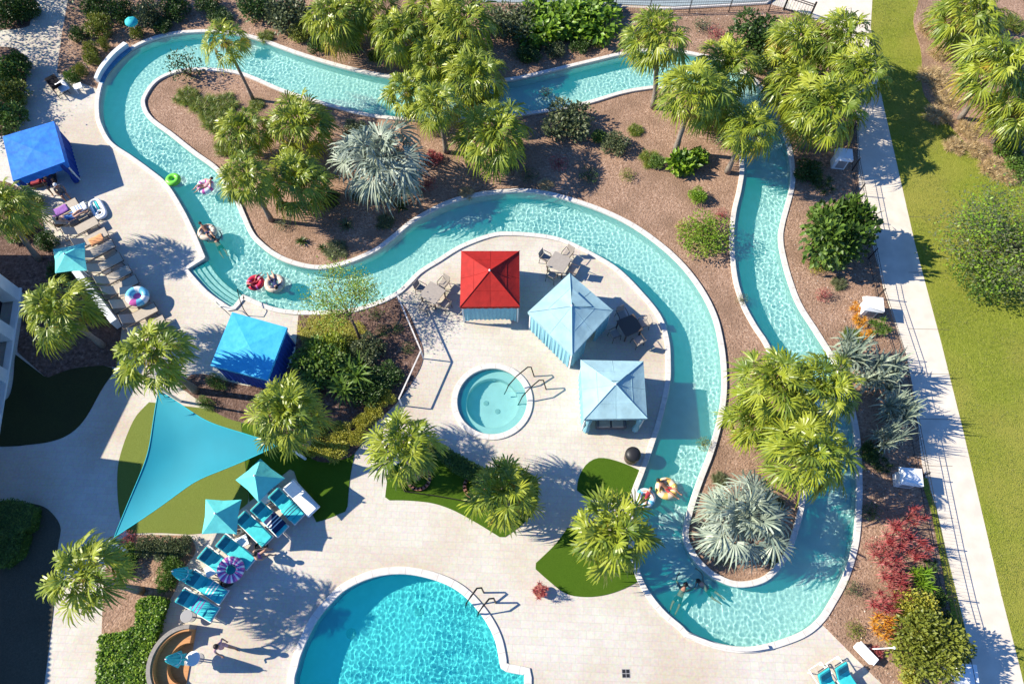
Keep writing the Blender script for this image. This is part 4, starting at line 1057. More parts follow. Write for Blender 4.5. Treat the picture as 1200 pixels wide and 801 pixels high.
for lab, u, v, rz, skin, wear, cl, hl, sz in [
    ('bather in a pink suit lying in the white and pink ring', 241, 218.5, 2.2, 'skin', SUIT, 'pinkcloth', .3, .85),
    ('bather in dark trunks lying in the cream ring near the steps', 243, 272, -2.4, 'skin2', TRUNKS, 'navycloth', 0, .82),
    ('bather in a red top lying in the crimson ring', 299.5, 331, -.6, 'skin', SHIRT, 'redcloth', .2, .72),
    ('bather in navy shirt lying in the tan ring', 322, 332, .5, 'skin', SHIRT, 'navycloth', 0, .86),
    ('tanned bather in the yellow striped ring', 781, 572, -2.2, 'skin2', TRUNKS, 'redcloth', 0, .86),
    ('bather in dark red suit in the white and aqua ring', 756.5, 583, 2.6, 'skin', SUIT, 'redcloth', .4, .72)]:
    p = g(u, v, .05); person(lab, (p.x, p.y, .03), rz, FLOATER, skin, wear, cl, hl, size=sz)
for lab, u, v, rz, skin, wear, cl, hl in [
    ('dark-haired swimmer beside the cream ring', 252, 280, .6, 'skin2', TRUNKS, 'black', 0),
    ('swimmer with only the dark head above water, bottom of the river', 802, 687, -.5, 'skin2', TRUNKS, 'navycloth', .2),
    ('pale swimmer close to the island wall at the bottom of the river', 820, 682, .9, 'skin', TRUNKS, 'navycloth', 0)]:
    p = g(u, v, -.05); person(lab, (p.x, p.y, WL+.02), rz, SWIM, skin, wear, cl, hl)
p = g(269, 757); person('person in a pink top walking across the pavers at lower left', (p.x, p.y, 0), R(-125), STRIDE, 'skin2', SHIRT, 'pinkcloth', .4)
p = g(303, 652, .5); person('bather in violet suit sitting on the foot of a turquoise lounger', (p.x, p.y, -.05), R(-60), SEATED, 'skin', SUIT, 'violet', .4)
p = g(54, 209, .9); person('person with white cap sitting in the mouth of the royal blue cabana', (p.x, p.y, -.02), R(200), SEATED, 'skin2', SHIRT, 'navycloth', 0, hat='whitecloth')
p = g(70, 222, .7); person('person in grey shirt and white cap sitting just below the royal blue cabana', (p.x, p.y, -.02), R(220), SEATED, 'skin2', SHIRT, 'greycloth', 0, hat='whitecloth')
p = g(85, 255, .4); _, rz = axis(84, 256, 2, -1.05); person('bather in dark blue lying on the second tan lounger', (p.x, p.y, .33), rz-PI/2, LYING, 'skin', SUIT, 'bluecloth', .2)
p = g(69, 233, .3); t = thing('garden_stool', 'small wooden stool below the royal blue cabana', 'stool', (p.x+.05, p.y+.45, 0)); MB().lathe([(.2,.38),(.21,.4),(.2,.43)], (0,0,0), 20).build('seat', 'wood', t)
for a in (.5, 2.6, 4.7): MB().tube([(.14*math.cos(a),.14*math.sin(a),.39),(.19*math.cos(a),.19*math.sin(a),0)], .018, 6).build('leg', 'brownframe', t)
# ================================================================== PLANTS
def fan_crown(seed, n=54, droop=1.0, ncut=17, wide=1.0, fan=1.0, yellow=.5):
    """unit-radius crown of costapalmate fans with hanging segments: material 0 green, 1 deep green, 2 yellow"""
    rnd = random.Random(seed); mb = MB(); Z = Vector((0,0,1))
    for i in range(n):
        f = i/(n-1)                                        # 0 youngest, 1 oldest
        az = i*2.39996+rnd.uniform(-.4,.4)
        el = R(84-112*f**.8+rnd.uniform(-13,13))
        pl = (.28+.30*math.sin(min(1,f*1.7)*PI/2))*rnd.uniform(.8,1.15)
        bl = .40*rnd.uniform(.82,1.2)*fan*(1 if f > .1 else .8)
        mi0 = 2 if (f > .95 or (f > .72 and rnd.random() < .22*yellow*2)) else (1 if rnd.random() < .35 else 0)
        h = Vector((math.cos(az), math.sin(az), 0))
        d0 = h*math.cos(el)+Z*math.sin(el)
        mid = d0*pl*.55; e2 = el-.2-.3*f; d1 = h*math.cos(e2)+Z*math.sin(e2); end = mid+d1*pl*.5
        side = h.cross(Z); wv = side*.011
        mb.add([(-wv), wv, mid+wv, mid-wv, end+wv*.7, end-wv*.7], [(0,1,2,3),(3,2,4,5)], mi0)
        e3 = e2-rnd.uniform(.15,.75)*(.5+f); fd = h*math.cos(e3)+Z*math.sin(e3); nn = side.cross(fd)
        if nn.z < 0: nn = -nn
        roll = rnd.uniform(-.8,.8); s2 = side*math.cos(roll)+nn*math.sin(roll); n2 = s2.cross(fd)
        if n2.dot(nn) < 0: n2 = -n2
        sweep = R(rnd.uniform(88,125))
        for k in range(ncut):
            t = -1+2*(k+.5)/ncut
            an = t*sweep+rnd.uniform(-.05,.05)
            L = bl*(.72+.34*math.cos(an*.75))*rnd.uniform(.82,1.12)
            d = fd*math.cos(an)+s2*math.sin(an); dn = d.cross(n2).normalized()
            lift = n2*(.16*abs(t))*L+n2*rnd.uniform(-.05,.09)*L
            dr = droop*rnd.uniform(.55,1.3)
            p1 = end+d*L*.10; p2 = end+d*L*.46+lift*.7-Z*.03*dr*L; p3 = end+d*L*.76+lift-Z*.20*dr*L; p4 = end+d*L*.96+lift*.9-Z*.52*dr*L
            w0, w1, w2 = .006*wide, .0165*wide, .0125*wide
            tw = n2*w1*rnd.uniform(-.5,.9)
            mi = mi0 if rnd.random() < .88 else (1 if mi0 == 0 else 0 if mi0 == 1 else 2)
            mb.add([p1-dn*w0, p1+dn*w0, p2+dn*w1-tw, p2-dn*w1+tw, p3+dn*w2-tw*.8, p3-dn*w2+tw*.8, p4], [(0,1,2,3),(3,2,4,5),(5,4,6)], mi)
    for i in range(7):                                     # a few dead hanging leaves under the crown
        az = i*.9+rnd.random(); h = Vector((math.cos(az), math.sin(az), 0)); s2 = h.cross(Z)
        for k in range(9):
            o = h*.10+s2*(k-4)*.018; mb.add([o-s2*.012, o+s2*.012, o+h*(.16+.02*abs(k-4))+s2*(k-4)*.02-Z*.30], [(0,1,2)], 2)
    return mb
CROWN = {}
def crown_mesh(kind, k):
    key = (kind, k)
    if key not in CROWN:
        if kind == 'green': mb = fan_crown(100+k, 54+4*(k % 3)); ms = ['palm1','palm2','palmy']
        elif kind == 'fresh': mb = fan_crown(200+k, 46, ncut=14, wide=1.35, fan=1.15, yellow=.8); ms = ['palm1','palm2','palmy']
        elif kind == 'silver': mb = fan_crown(300+k, 50, droop=.95, ncut=17, wide=.95, fan=1.1); ms = ['silver1','silver2','silver1']
        elif kind == 'thin': mb = fan_crown(400+k, 26, ncut=15, wide=1.2, fan=1.1); ms = ['palm1','palm2','palmy']
        o = mb.build('crown', ms); COL.objects.unlink(o); CROWN[key] = o
    return CROWN[key]
def palm(label, cu, cv, rpx, h=2.7, base=None, kind='green', tr=.17, name='fan_palm', cat='palm tree', var=None):
    rnd = random.Random(cu*31+cv)
    if base:
        b = g(*base)                                        # height from the picture: crown point closest above the base
        best = min((abs(hh) for hh in ()), default=None)
        hs = [1.5+.05*i for i in range(70)]
        h = min(hs, key=lambda x: (g(cu, cv, x)-Vector((b.x, b.y, x))).length)
    c = g(cu, cv, h)
    if not base: b = Vector((c.x+rnd.uniform(-.15,.15), c.y+rnd.uniform(-.15,.15), 0))
    t = thing(name, label, cat, (b.x, b.y, .02), 'fan palms' if kind != 'silver' else 'silver fan palms', 0)
    top = c-Vector((b.x, b.y, .02)); top.z -= .1
    pts = []; rr = []
    for i in range(9):
        s = i/8; bend = Vector((top.x, top.y, 0))*(s**1.6)
        pts.append((bend.x, bend.y, top.z*s)); rr.append(tr*(1.25-.35*min(1,s*4))*(1 if i % 2 else .93)+(.05 if s > .8 else 0))
    MB().tube(pts, rr, 10).build('trunk', 'bark', t, smooth=True)
    Rm = rpx*mpp(cv, h)*1.08
    k = var if var is not None else rnd.randrange(4 if kind == 'green' else 2)
    inst(crown_mesh(kind, k), t, tuple(top), (rnd.uniform(-.1,.1), rnd.uniform(-.1,.1), rnd.uniform(0,6.28)), (Rm, Rm, Rm*rnd.uniform(.85,1.0)))
    return t
PALMS = [
 ('slim tall fan palm leaning over the top left bend of the river',262,46,33,0,(297,117),'thin',.11),
 ('fan palm at the top edge, leftmost of the row above the river',392,20,40,2.6,None,'green',.17),
 ('fan palm in the top row right of the leftmost one',468,40,38,2.6,None,'green',.17),
 ('fan palm at the top edge beside the dull green shrub',543,28,48,2.8,None,'green',.17),
 ('fan palm overhanging the river in the top centre',556,90,42,2.7,None,'green',.17),
 ('yellowish fan palm above the silver palm',478,106,32,2.3,None,'fresh',.15),
 ('fan palm with a bare trunk showing, right of the silver palm',511,120,36,0,(523,178),'green',.16),
 ('broad fan palm on the island right of the silver palm, lowest of its cluster',579,156,50,2.6,None,'green',.17),
 ('fan palm at the very top edge, second of the top row',430,6,38,2.6,None,'green',.17),
 ('fan palm at the top edge between the row and the dull shrub',505,12,38,2.7,None,'fresh',.17),
 ('fan palm in the second row just above the river edge, top centre',508,66,34,2.3,None,'green',.16),
 ('low fan palm between the pale-trunked palm and the right river arm',838,120,34,2.3,None,'fresh',.16),
 ('small fan palm at the left of the island cluster, upper one',286,153,36,2.2,None,'green',.16),
 ('round fan palm between the small palm and the silver palm',352,143,43,2.5,None,'green',.17),
 ('fan palm left of the silver palm, lower one',346,210,45,2.5,None,'green',.17),
 ('fan palm with curved trunk at the lower left of the island',288,206,36,0,(318,258),'green',.15),
 ('fan palm with bare trunk beside the river, upper right',768,42,44,0,(765,126),'green',.17),
 ('fan palm on the island with a pale trunk below, upper right',814,106,47,0,(791,178),'green',.17),
 ('fan palm behind the pale-trunked one near the dark shrub',852,76,42,2.7,None,'green',.17),
 ('fan palm hanging over the right river arm',877,148,39,0,(852,202),'green',.16),
 ('fan palm in the upper right clump nearest the gate',936,48,40,3.3,None,'green',.17),
 ('fan palm in the upper right clump nearest the walk',987,44,44,3.5,None,'green',.17),
 ('fan palm of the upper right clump reaching over the walk',1008,84,40,3.6,None,'green',.17),
 ('yellowing fan palm at the left of the upper right clump',930,96,38,2.5,None,'fresh',.17),
 ('lowest fan palm of the upper right clump',966,126,52,3.3,None,'green',.17),
 ('fan palm in the top right corner bed, uppermost',1138,18,48,2.6,None,'green',.17),
 ('fan palm in the top right corner bed with dark trunk',1170,74,50,0,(1124,140),'green',.17),
 ('fan palm cut by the right edge with pale leaning trunk',1199,124,42,0,(1163,168),'green',.15),
 ('broad fan palm over the right river arm, upper left of its group',908,448,54,3.5,None,'green',.17),
 ('fan palm over the right river arm beside the silver shrubs',966,452,50,3.5,None,'green',.17),
 ('broad fan palm over the right river arm, lowest of its group',948,532,57,3.5,None,'green',.17),
 ('smaller fan palm at the left of the right-hand group',882,492,36,2.4,None,'fresh',.15),
 ('fan palm at the left end of the centre turf',472,522,46,0,(489,558),'fresh',.2),
 ('fan palm at the right end of the centre turf',590,576,46,2.3,None,'fresh',.2),
 ('fan palm on the plaza turf beside the river',718,622,53,2.5,None,'fresh',.2),
 ('fan palm at the lower left of the middle bed, right of the sail',335,482,50,0,(364,522),'green',.17),
 ('fan palm at the top of the shade sail',176,415,48,0,(230,458),'fresh',.18),
 ('fan palm in front of the columned building',66,362,48,0,(121,405),'green',.16),
 ('fan palm cut by the left edge below the royal blue cabana',6,240,38,0,(47,304),'green',.16),
 ('fan palm over the lower left path',98,672,50,0,(166,692),'fresh',.17),
]
for lab, cu, cv, rp, h, base, kind, tr in PALMS: palm(lab, cu, cv, rp, h, base, kind, tr)
palm('large silver palm in the middle of the upper island', 446, 186, 60, 2.5, None, 'silver', .2, 'silver_palm')
palm('silver palm in the lower tip of the island', 870, 608, 60, 2.2, None, 'silver', .2, 'silver_palm')

def leafball(seed, n, ll, lw, lobes=7, flat=.0, up=.35, zmin=.06):
    """unit shrub: clumps of bent leaves over a dome of radius 1, height 1; mats 0/1"""
    rnd = random.Random(seed); mb = MB(); C = []
    for i in range(lobes):
        a = 2*PI*i/max(1,lobes-1)+rnd.uniform(-.4,.4); d = 0 if i == 0 else rnd.uniform(.38,.62)
        C.append((Vector((d*math.cos(a), d*math.sin(a), rnd.uniform(.36,.60) if i else .58)), rnd.uniform(.34,.50)))
    for i in range(n):
        c, r_ = C[rnd.randrange(lobes)]
        v = Vector((rnd.gauss(0,1), rnd.gauss(0,1), rnd.gauss(.25,1))).normalized()
        p = c+v*r_*rnd.uniform(.55,1.12)
        if p.z < zmin: p.z = zmin+rnd.random()*.1
        d = (v+Vector((rnd.uniform(-.8,.8), rnd.uniform(-.8,.8), rnd.uniform(-.4,.8)))).normalized()
        nn = (v*.6+Vector((rnd.uniform(-.6,.6), rnd.uniform(-.6,.6), up+rnd.uniform(0,.8)))).normalized()
        s = d.cross(nn)
        if s.length < .1: continue
        s.normalize(); nn = s.cross(d)
        L = ll*rnd.uniform(.7,1.25); w = lw*rnd.uniform(.8,1.2)
        mb.add([p, p+d*L*.5+s*w-nn*.0, p+d*L-nn*L*.18, p+d*L*.5-s*w, p+d*L*.5-nn*L*.06], [(0,1,4),(1,2,4),(2,3,4),(3,0,4)], 0 if rnd.random() < .6 else 1)
    return mb
def rosette(seed, heads, n, L, w, arch=.6, hz=(.2,.5), spread=.5, fine=False):
    rnd = random.Random(seed); mb = MB()
    for hI in range(heads):
        a = hI*2.4+rnd.random(); d = 0 if heads == 1 else spread*math.sqrt((hI+.3)/heads)
        c = Vector((d*math.cos(a), d*math.sin(a), rnd.uniform(*hz)))
        for i in range(n):
            f = i/(n-1); az = i*2.39996+rnd.uniform(-.3,.3); el = R(80-85*f+rnd.uniform(-12,12)); l_ = L*rnd.uniform(.75,1.15)
            h = Vector((math.cos(az), math.sin(az), 0)); s = h.cross(Vector((0,0,1))); pts = [c.copy()]; e = el
            for k in range(4):
                pts.append(pts[-1]+(h*math.cos(e)+Vector((0,0,1))*math.sin(e))*l_/4); e -= arch*(.25+.5*f)
            ws = (.5,1,.9,.55,0); vs = []
            for p, ww in zip(pts, ws):
                if ww: vs += [p-s*w*ww, p+s*w*ww]
                else: vs.append(p)
            mb.add(vs, [(0,1,3,2),(2,3,5,4),(4,5,7,6),(6,7,8)], 0 if rnd.random() < .62 else 1)
    return mb
GEO = {
 'fine2': lambda s: leafball(s, 4200, .10, .032, 13), 'medium2': lambda s: leafball(s, 2600, .16, .05, 10),
 'fine': lambda s: leafball(s, 2600, .085, .024, 9), 'medium': lambda s: leafball(s, 1700, .15, .045, 8), 'big': lambda s: leafball(s, 900, .26, .08, 8),
 'sparse': lambda s: leafball(s, 420, .12, .038, 10), 'broad': lambda s: leafball(s, 420, .42, .12, 6, up=.6),
 'strap': lambda s: rosette(s, 7, 26, .62, .035, .55), 'tuft': lambda s: rosette(s, 1, 46, 1.1, .035, .62, (.02,.05)), 'agave': lambda s: rosette(s, 1, 26, 1.0, .075, .28, (.02,.05)),
 'grass': lambda s: rosette(s, 16, 60, .55, .014, .75, (.02,.12), .72), 'spike': lambda s: rosette(s, 11, 20, .46, .03, .5, (.2,.62), .8),
}
TINT = {'corner':['ly2','lg1'],'mixgreen':['ld1','lb1'],'green':['lg1','lg2'],'bright':['lb1','lb2'],'yellow':['ly1','ly2'],'dull':['ld1','ld2'],'deep':['lg2','ld2'],'red':['rd1','rd2'],'orange':['or1','or2'],'rust':['rd1','or2'],'tan':['tg1','tg2'],'silver':['silver1','silver2'],'olive':['ly2','lg1'],'mix':['lb1','ly2'],'palm':['palm1','palm2']}
BASE = {}
def plant_mesh(geo, tint, k):
    key = (geo, tint, k)
    if key not in BASE:
        gk = (geo, k)
        if gk not in BASE:
            o = GEO[geo](hash(geo) % 1 + 17*k+len(geo)*5).build('foliage', TINT[tint]); COL.objects.unlink(o); BASE[gk] = o; BASE[key] = o; o['t'] = tint
        src = BASE[gk]
        if src['t'] == tint: BASE[key] = src
        else:
            me = src.data.copy(); me.materials.clear()
            for m in TINT[tint]: me.materials.append(M[m])
            o = bpy.data.objects.new('foliage', me); o['t'] = tint; BASE[key] = o
    return BASE[key]
STEM = None
def plant(label, u, v, rpx, h, geo, tint, name='shrub', cat='shrub', group=None, z=.025, sy=1.0, rot=None, stem=True):
    global STEM
    rnd = random.Random(u*13.7+v*7.1)
    c = g(u, v, h*.55); r_ = rpx*mpp(v, h*.5)
    t = thing(name, label, cat, (c.x, c.y, z), group)
    k = rnd.randrange(2)
    inst(plant_mesh(geo, tint, k), t, (0,0,0), (0,0,rnd.uniform(0,6.28) if rot is None else rot), (r_*.98, r_*.98*sy, h))
    if stem:
        if STEM is None:
            mb = MB()
            for i in range(6):
                a = i*1.05; mb.tube([(.05*math.cos(a),.05*math.sin(a),0),(.2*math.cos(a),.2*math.sin(a),.3),(.42*math.cos(a+.2),.42*math.sin(a+.2),.62)], [.04,.03,.012], 5)
            STEM = mb.build('stem', 'twig'); COL.objects.unlink(STEM)
        inst(STEM, t, (0,0,0), (0,0,rnd.uniform(0,6)), (r_*.9, r_*.9, h*.9))
    return t
S = plant
# upper island
S('dark leafy shrub below the upper river, right of the broad palm',666,140,31,1.3,'medium','dull')
S('small dull shrub right of the leafy shrub on the island',721,168,18,.7,'medium','dull')
S('low grassy tuft between the small dull shrub and the pale-trunked palm',762,184,15,.5,'grass','olive','grass_clump','grass clump')
S('banana-like bright plant under the pale-trunked palm',800,190,19,.9,'broad','bright')
S('small bright broad-leaved plant right of the banana-like one',820,183,12,.6,'broad','bright')
S('small bright shrub above the olive round shrub on the island',818,229,12,.6,'medium','bright')
S('round olive green shrub between the two river arms',826,275,35,1.2,'fine','mix')
S('grey twiggy shrub with few leaves at the left end of the island',216,76,24,1.6,'sparse','deep')
for lab, u, v, r_ in (('olive grass clump nearest the twiggy shrub',216,110,18),('olive grass clump right of the twiggy shrub base',238,122,21),('olive grass clump above the round fan palm',262,118,20),('lowest olive grass clump left of the small palm',250,140,19),('olive grass clump hidden between palms',262,170,15)):
    S(lab,u,v,r_,.6,'grass','olive','grass_clump','grass clump','olive grass clumps on the island')
for lab, u, v, r_, ge, ti in (('tiny dark plant in open mulch at the island tip',353,281,10,'agave','deep'),('small dark plant right of the tiny one',377,289,8,'agave','deep'),('grey tuft near the lower curb of the island',393,291,17,'grass','dull'),('dull agave under the silver palm edge',405,262,13,'agave','dull'),('low dull plant below the silver palm',450,258,13,'grass','dull'),('pale dry tuft near the broad island palm',547,225,11,'grass','tan'),('small rust plant under the silver palm',508,185,11,'medium','rust'),
    ('dry tan leaf clump right of the upper centre palm',605,62,11,'sparse','dull'),('low dry plant on the bare mulch near the upper right palm',700,48,12,'sparse','olive'),('low green sprout by the pale-trunked palm base',770,190,10,'medium','green')):
    S(lab,u,v,r_,.4,ge,ti,'ground_plant','plant','small plants in the mulch')
rr_ = random.Random(77); near_ = ['upper river curb','silver palm','round fan palm','broad palm','middle of the island','right river arm','lower river curb','pale-trunked palm']
spots = [(596,190,'low dull tuft in the shade of the broad palm','grass','dull',12),(620,205,'dry clump in the shade between the broad palm and the lower river','sparse','dull',13),(655,190,'brown leafy clump below the dark leafy shrub','sparse','rust',13),(690,205,'dark low clump under the small dull shrub','sparse','deep',13),
 (735,205,'olive sprig on the open mulch at the island middle','sparse','olive',11),(702,160,'green sprig left of the small dull shrub','medium','green',10),(745,150,'olive tuft above the low grassy clump','grass','olive',11),(640,110,'dull sprig near the upper river above the leafy shrub','sparse','dull',10),
 (420,225,'shaded tuft at the left foot of the silver palm','grass','dull',13),(470,240,'shaded dark plant right of the silver palm foot','agave','deep',12),(500,215,'brown dry clump in the silver palm shade','sparse','rust',13),(330,262,'dull sprig near the curved trunk','sparse','dull',10),
 (385,232,'dark leafy plant below the lower left palms','medium','deep',14),(300,120,'olive tuft beside the slim palm base','grass','olive',11),(415,150,'dull plant between the round palm and the silver palm','medium','dull',14),(640,215,'tan dry grass near the lower river curb','grass','tan',11),
 (870,350,'dry sprig in the mulch between the river arms','sparse','dull',9),(800,262,'tan tuft left of the olive round shrub','grass','tan',9),(845,250,'rust sprig at the right of the olive round shrub','sparse','rust',9),(825,520,'olive sprig left of the broad river palms','sparse','olive',10),
 (845,560,'dull tuft above the lower silver palm','grass','dull',11),(905,655,'dark plant at the lower right foot of the silver palm','agave','deep',11),(845,655,'dry clump at the lower left foot of the silver palm','sparse','dull',11),(912,590,'shaded tuft right of the lower silver palm','grass','dull',11)]
for u, v, lab, ge, ti, r_ in spots: S(lab,u,v,r_,.4,ge,ti,'ground_plant','plant','low plants scattered over the island mulch')
spots = [(955,250,'low green sprig left of the large round shrub','medium','green',9),(965,345,'rust sprig in the mulch right of the river arm','sparse','rust',10),(985,330,'dull tuft below the large round shrub','grass','dull',11),(1020,530,'shaded dark plant left of the shaded cabinet','medium','deep',14),(1035,545,'shaded fern clump beside the shaded cabinet','spike','deep',13),
 (1022,600,'dark low plant left of the red cordylines','sparse','deep',12),(1025,640,'shaded reddish sprig at the river side of the cordylines','sparse','rust',12),(1000,690,'dry sprig at the river bend below the cordylines','sparse','dull',11),(1090,665,'dark fern between the cordylines and the fence','spike','deep',13),(1098,700,'dark leafy plant along the fence below the fern','medium','deep',13),(1108,728,'dark leafy plant along the fence beside the corner bush','medium','deep',13),(948,200,'shaded bush between the river arm and the upper right cabinet','medium','deep',18),(965,215,'shaded fern left of the fence, above the large round shrub','spike','deep',16)]
for u, v, lab, ge, ti, r_ in spots: S(lab,u,v,r_,.6,ge,ti,'ground_plant','plant','low plants of the bed along the fence')
spots = [(285,48,'dry tuft in the top bed right of the slim palm','grass','dull',11),(310,40,'olive tuft below the grey-green top shrub','grass','olive',12),(372,52,'dark clump under the first top palm','medium','deep',14),(410,50,'dark clump between the first two top palms','medium','deep',14),(440,62,'olive clump at the river curb under the top palms','grass','olive',12),(520,60,'dark shrub in the gap of the top palms','medium','deep',16),
 (620,62,'dark low shrub below the hedge, left','medium','deep',16),(650,58,'dull low shrub below the hedge, middle','medium','dull',14),(680,52,'dark low shrub below the hedge, right','medium','deep',14),(822,28,'dull low plant by the top fence','sparse','dull',12),(840,38,'dry clump left of the dark leafy shrub by the gate','sparse','rust',11),(915,60,'dark shrub under the left of the upper right clump','medium','deep',16),(258,20,'shaded dark clump beside the slim palm crown','medium','deep',15),(190,30,'shaded clump above the river at the upper left','medium','deep',12),(160,38,'olive shaded clump right of the turquoise dome','medium','olive',9)]
for u, v, lab, ge, ti, r_ in spots: S(lab,u,v,r_,.6,ge,ti,'ground_plant','plant','low plants of the top bed')
# top strip
S('long bright green hedge bush at the top edge, left half',636,26,36,1.2,'big','bright','hedge','hedge','bright hedge at the top')
S('long bright green hedge bush at the top edge, right half',694,19,38,1.3,'big','bright','hedge','hedge','bright hedge at the top')
S('long bright green hedge bush at the top edge, middle part',664,24,34,1.25,'big','bright','hedge','hedge','bright hedge at the top')
S('dull green shrub left of the bright hedge',603,27,30,1.4,'medium','dull')
S('pale dull shrub between the top palms and the hedge',577,22,20,1.1,'fine','dull')
S('grey-green shrub in the top row, left of the first palm',336,14,30,1.3,'medium','dull')
S('dark shrub at the top left of the river bend',300,6,24,1.2,'medium','deep')
S('shaded dark shrub at the top edge above the slim palm',243,4,16,.9,'medium','deep')
S('yellow-green bush at the foot of the top row palms',352,38,16,.6,'medium','olive')
S('dark leafy shrub by the upper right palms',884,38,33,1.6,'medium','deep')
S('small dark shrub below the leafy one in the upper right',892,72,16,.7,'medium','deep')
for i, (lab, u, v, r_, ti) in enumerate((('shaded shrub in the upper left bed, nearest the walk',92,40,11,'deep'),('sunlit shrub in the upper left bed under the turquoise dome',116,30,16,'olive'),('dark tall shrub at the top of the upper left bed',112,9,18,'deep'),('dark shrub left of the turquoise dome',140,12,17,'deep'),('small olive shrub above the weir wall, upper one',106,57,9,'olive'),('small olive shrub above the weir wall, middle one',107,68,10,'olive'),('small olive shrub left of the weir wall',121,52,6,'olive'),('small yellowish shrub beside the black lounger',94,82,8,'olive'),('low dark shrub right of the black lounger',84,90,9,'green'),('dull shrub at the top left between dome and palm',175,16,20,'dull'),('dark shrub at the top edge left of the slim palm',205,8,18,'deep'))):
    S(lab,u,v,r_,.8 if r_ < 12 else 1.2,'medium',ti,'shrub','shrub','shrubs of the upper left bed')
for lab, u, v, r_, ti in (('tall shaded bush in the top left corner',8,12,24,'deep'),('dark bush in the top left corner beside the walk',30,8,16,'deep'),('sunlit hedge bush at the left edge, upper one',8,84,22,'green'),('sunlit hedge bush at the left edge, middle one',10,110,22,'olive'),('sunlit hedge bush at the left edge, lower one',8,138,22,'green'),('shaded bush between the walk and the left hedge',22,72,12,'deep')):
    S(lab,u,v,r_,1.3,'medium',ti,'hedge_bush','bush','bushes at the upper left edge')
for lab, u, v, r_, ti, ge in (('dull bush under the left edge palm',32,236,17,'olive','medium'),('leafy bush left of the tan loungers',20,268,18,'green','medium'),('dark low bush beside the small square umbrella',54,282,14,'deep','medium'),('dark bush behind the planter wall',110,365,14,'deep','medium'),('shaded bush left of the planter wall',70,318,16,'deep','medium')):
    S(lab,u,v,r_,.7,ge,ti,'shrub','shrub','shrubs behind the tan loungers')
# right side
S('large round green shrub between the right river arm and the walk',984,271,45,3.2,'medium2','green')
S('small yellow shrub below the large round one',957,313,11,.4,'sparse','yellow')
for lab, u, v, r_ in (('orange croton, uppermost of three',1004,361,10),('orange croton, middle of three',1008,376,10),('orange croton, lowest of three',1015,392,10)): S(lab,u,v,r_,.5,'spike','orange','croton','shrub','orange crotons')
S('green fern-like bush below the white cabinet',1030,382,15,.7,'spike','green')
S('grassy green clump beside the orange crotons',1000,394,15,.5,'grass','green','grass_clump','grass clump')
for lab, u, v, r_ in (('silver shrub at the top of the silver clump',1000,412,30),('silver shrub nearest the walk',1040,436,36),('silver shrub at the lower end of the clump',1056,478,27),('small shaded silver shrub under the clump',1046,510,20)): S(lab,u,v,r_*1.12,2.7,'strap','silver','silver_shrub','shrub','silver strap-leaved shrubs')
for lab, u, v, r_, ti, ge in (('red cordyline nearest the shaded cabinet',1074,604,13,'red','spike'),('large red cordyline in the middle of the red row',1055,626,21,'red','spike'),('red cordyline at the left of the red row',1042,648,19,'red','spike'),('dark red cordyline beside the fence',1080,645,17,'red','spike'),('red-orange cordyline left of the green bush',1046,672,18,'rust','spike'),('orange and red cordyline with yellow base',1056,690,17,'rust','spike'),
    ('rusty croton in the lower row, upper one',1034,708,18,'rust','spike'),('rusty croton in the lower row, lower one',1036,735,18,'orange','spike')): S(lab,u,v,r_,1.5,ge,ti,'cordyline','shrub','red and orange cordylines')
S('leafy green bush between the cordylines and the fence',1082,678,21,1.2,'strap','bright')
S('bright yellow-green round bush in front of the corner bush',1075,715,28,1.4,'fine2','yellow')
S('large bright green round bush at the bottom right corner',1087,757,46,2.3,'fine2','corner')
S('small yellow bush at the bottom edge beside the corner bush',1068,795,14,.6,'medium','yellow')
S('dark bush between the corner bush and the fence',1125,760,16,1.0,'medium','green')
S('small dark red plant below the white oblong box',1026,765,10,.4,'spike','red')
S('low olive sprig in the mulch left of the rusty crotons',1003,738,13,.4,'sparse','olive')
for lab, u, v, r_ in (('tan fountain grass beside the lawn, uppermost',1096,88,22),('tan fountain grass beside the lawn, second',1112,112,20),('tan fountain grass under the corner palms',1137,148,18),('golden fountain grass at the lower end of the corner bed',1168,193,20),('tan fountain grass at the top of the corner bed',1092,30,16),('tan fountain grass between the lawn edge and the dark palm trunk',1102,132,19),('tan fountain grass right of the golden one',1184,204,15),('tan fountain grass shaded below the corner palms',1122,168,16)): S(lab,u,v,r_,.7,'grass','tan','fountain_grass','grass clump','tan fountain grasses')
for lab, u, v, r_, ti, ge in (('tan grass left of the corner bed palms',1108,60,18,'tan','grass'),('tan grass between the two large corner palms',1152,115,20,'tan','grass'),('golden grass near the pale leaning trunk',1148,172,16,'tan','grass'),('dull undergrowth below the pale leaning trunk',1182,172,18,'green','medium'),('green undergrowth at the right edge of the corner bed',1196,196,18,'green','medium'),('dull grass at the top of the corner bed',1118,8,16,'olive','grass'),('olive grass right of the uppermost corner palm',1190,25,18,'olive','grass')):
    S(lab,u,v,r_,.7,ge,ti,'undergrowth','plant','undergrowth of the top right bed')
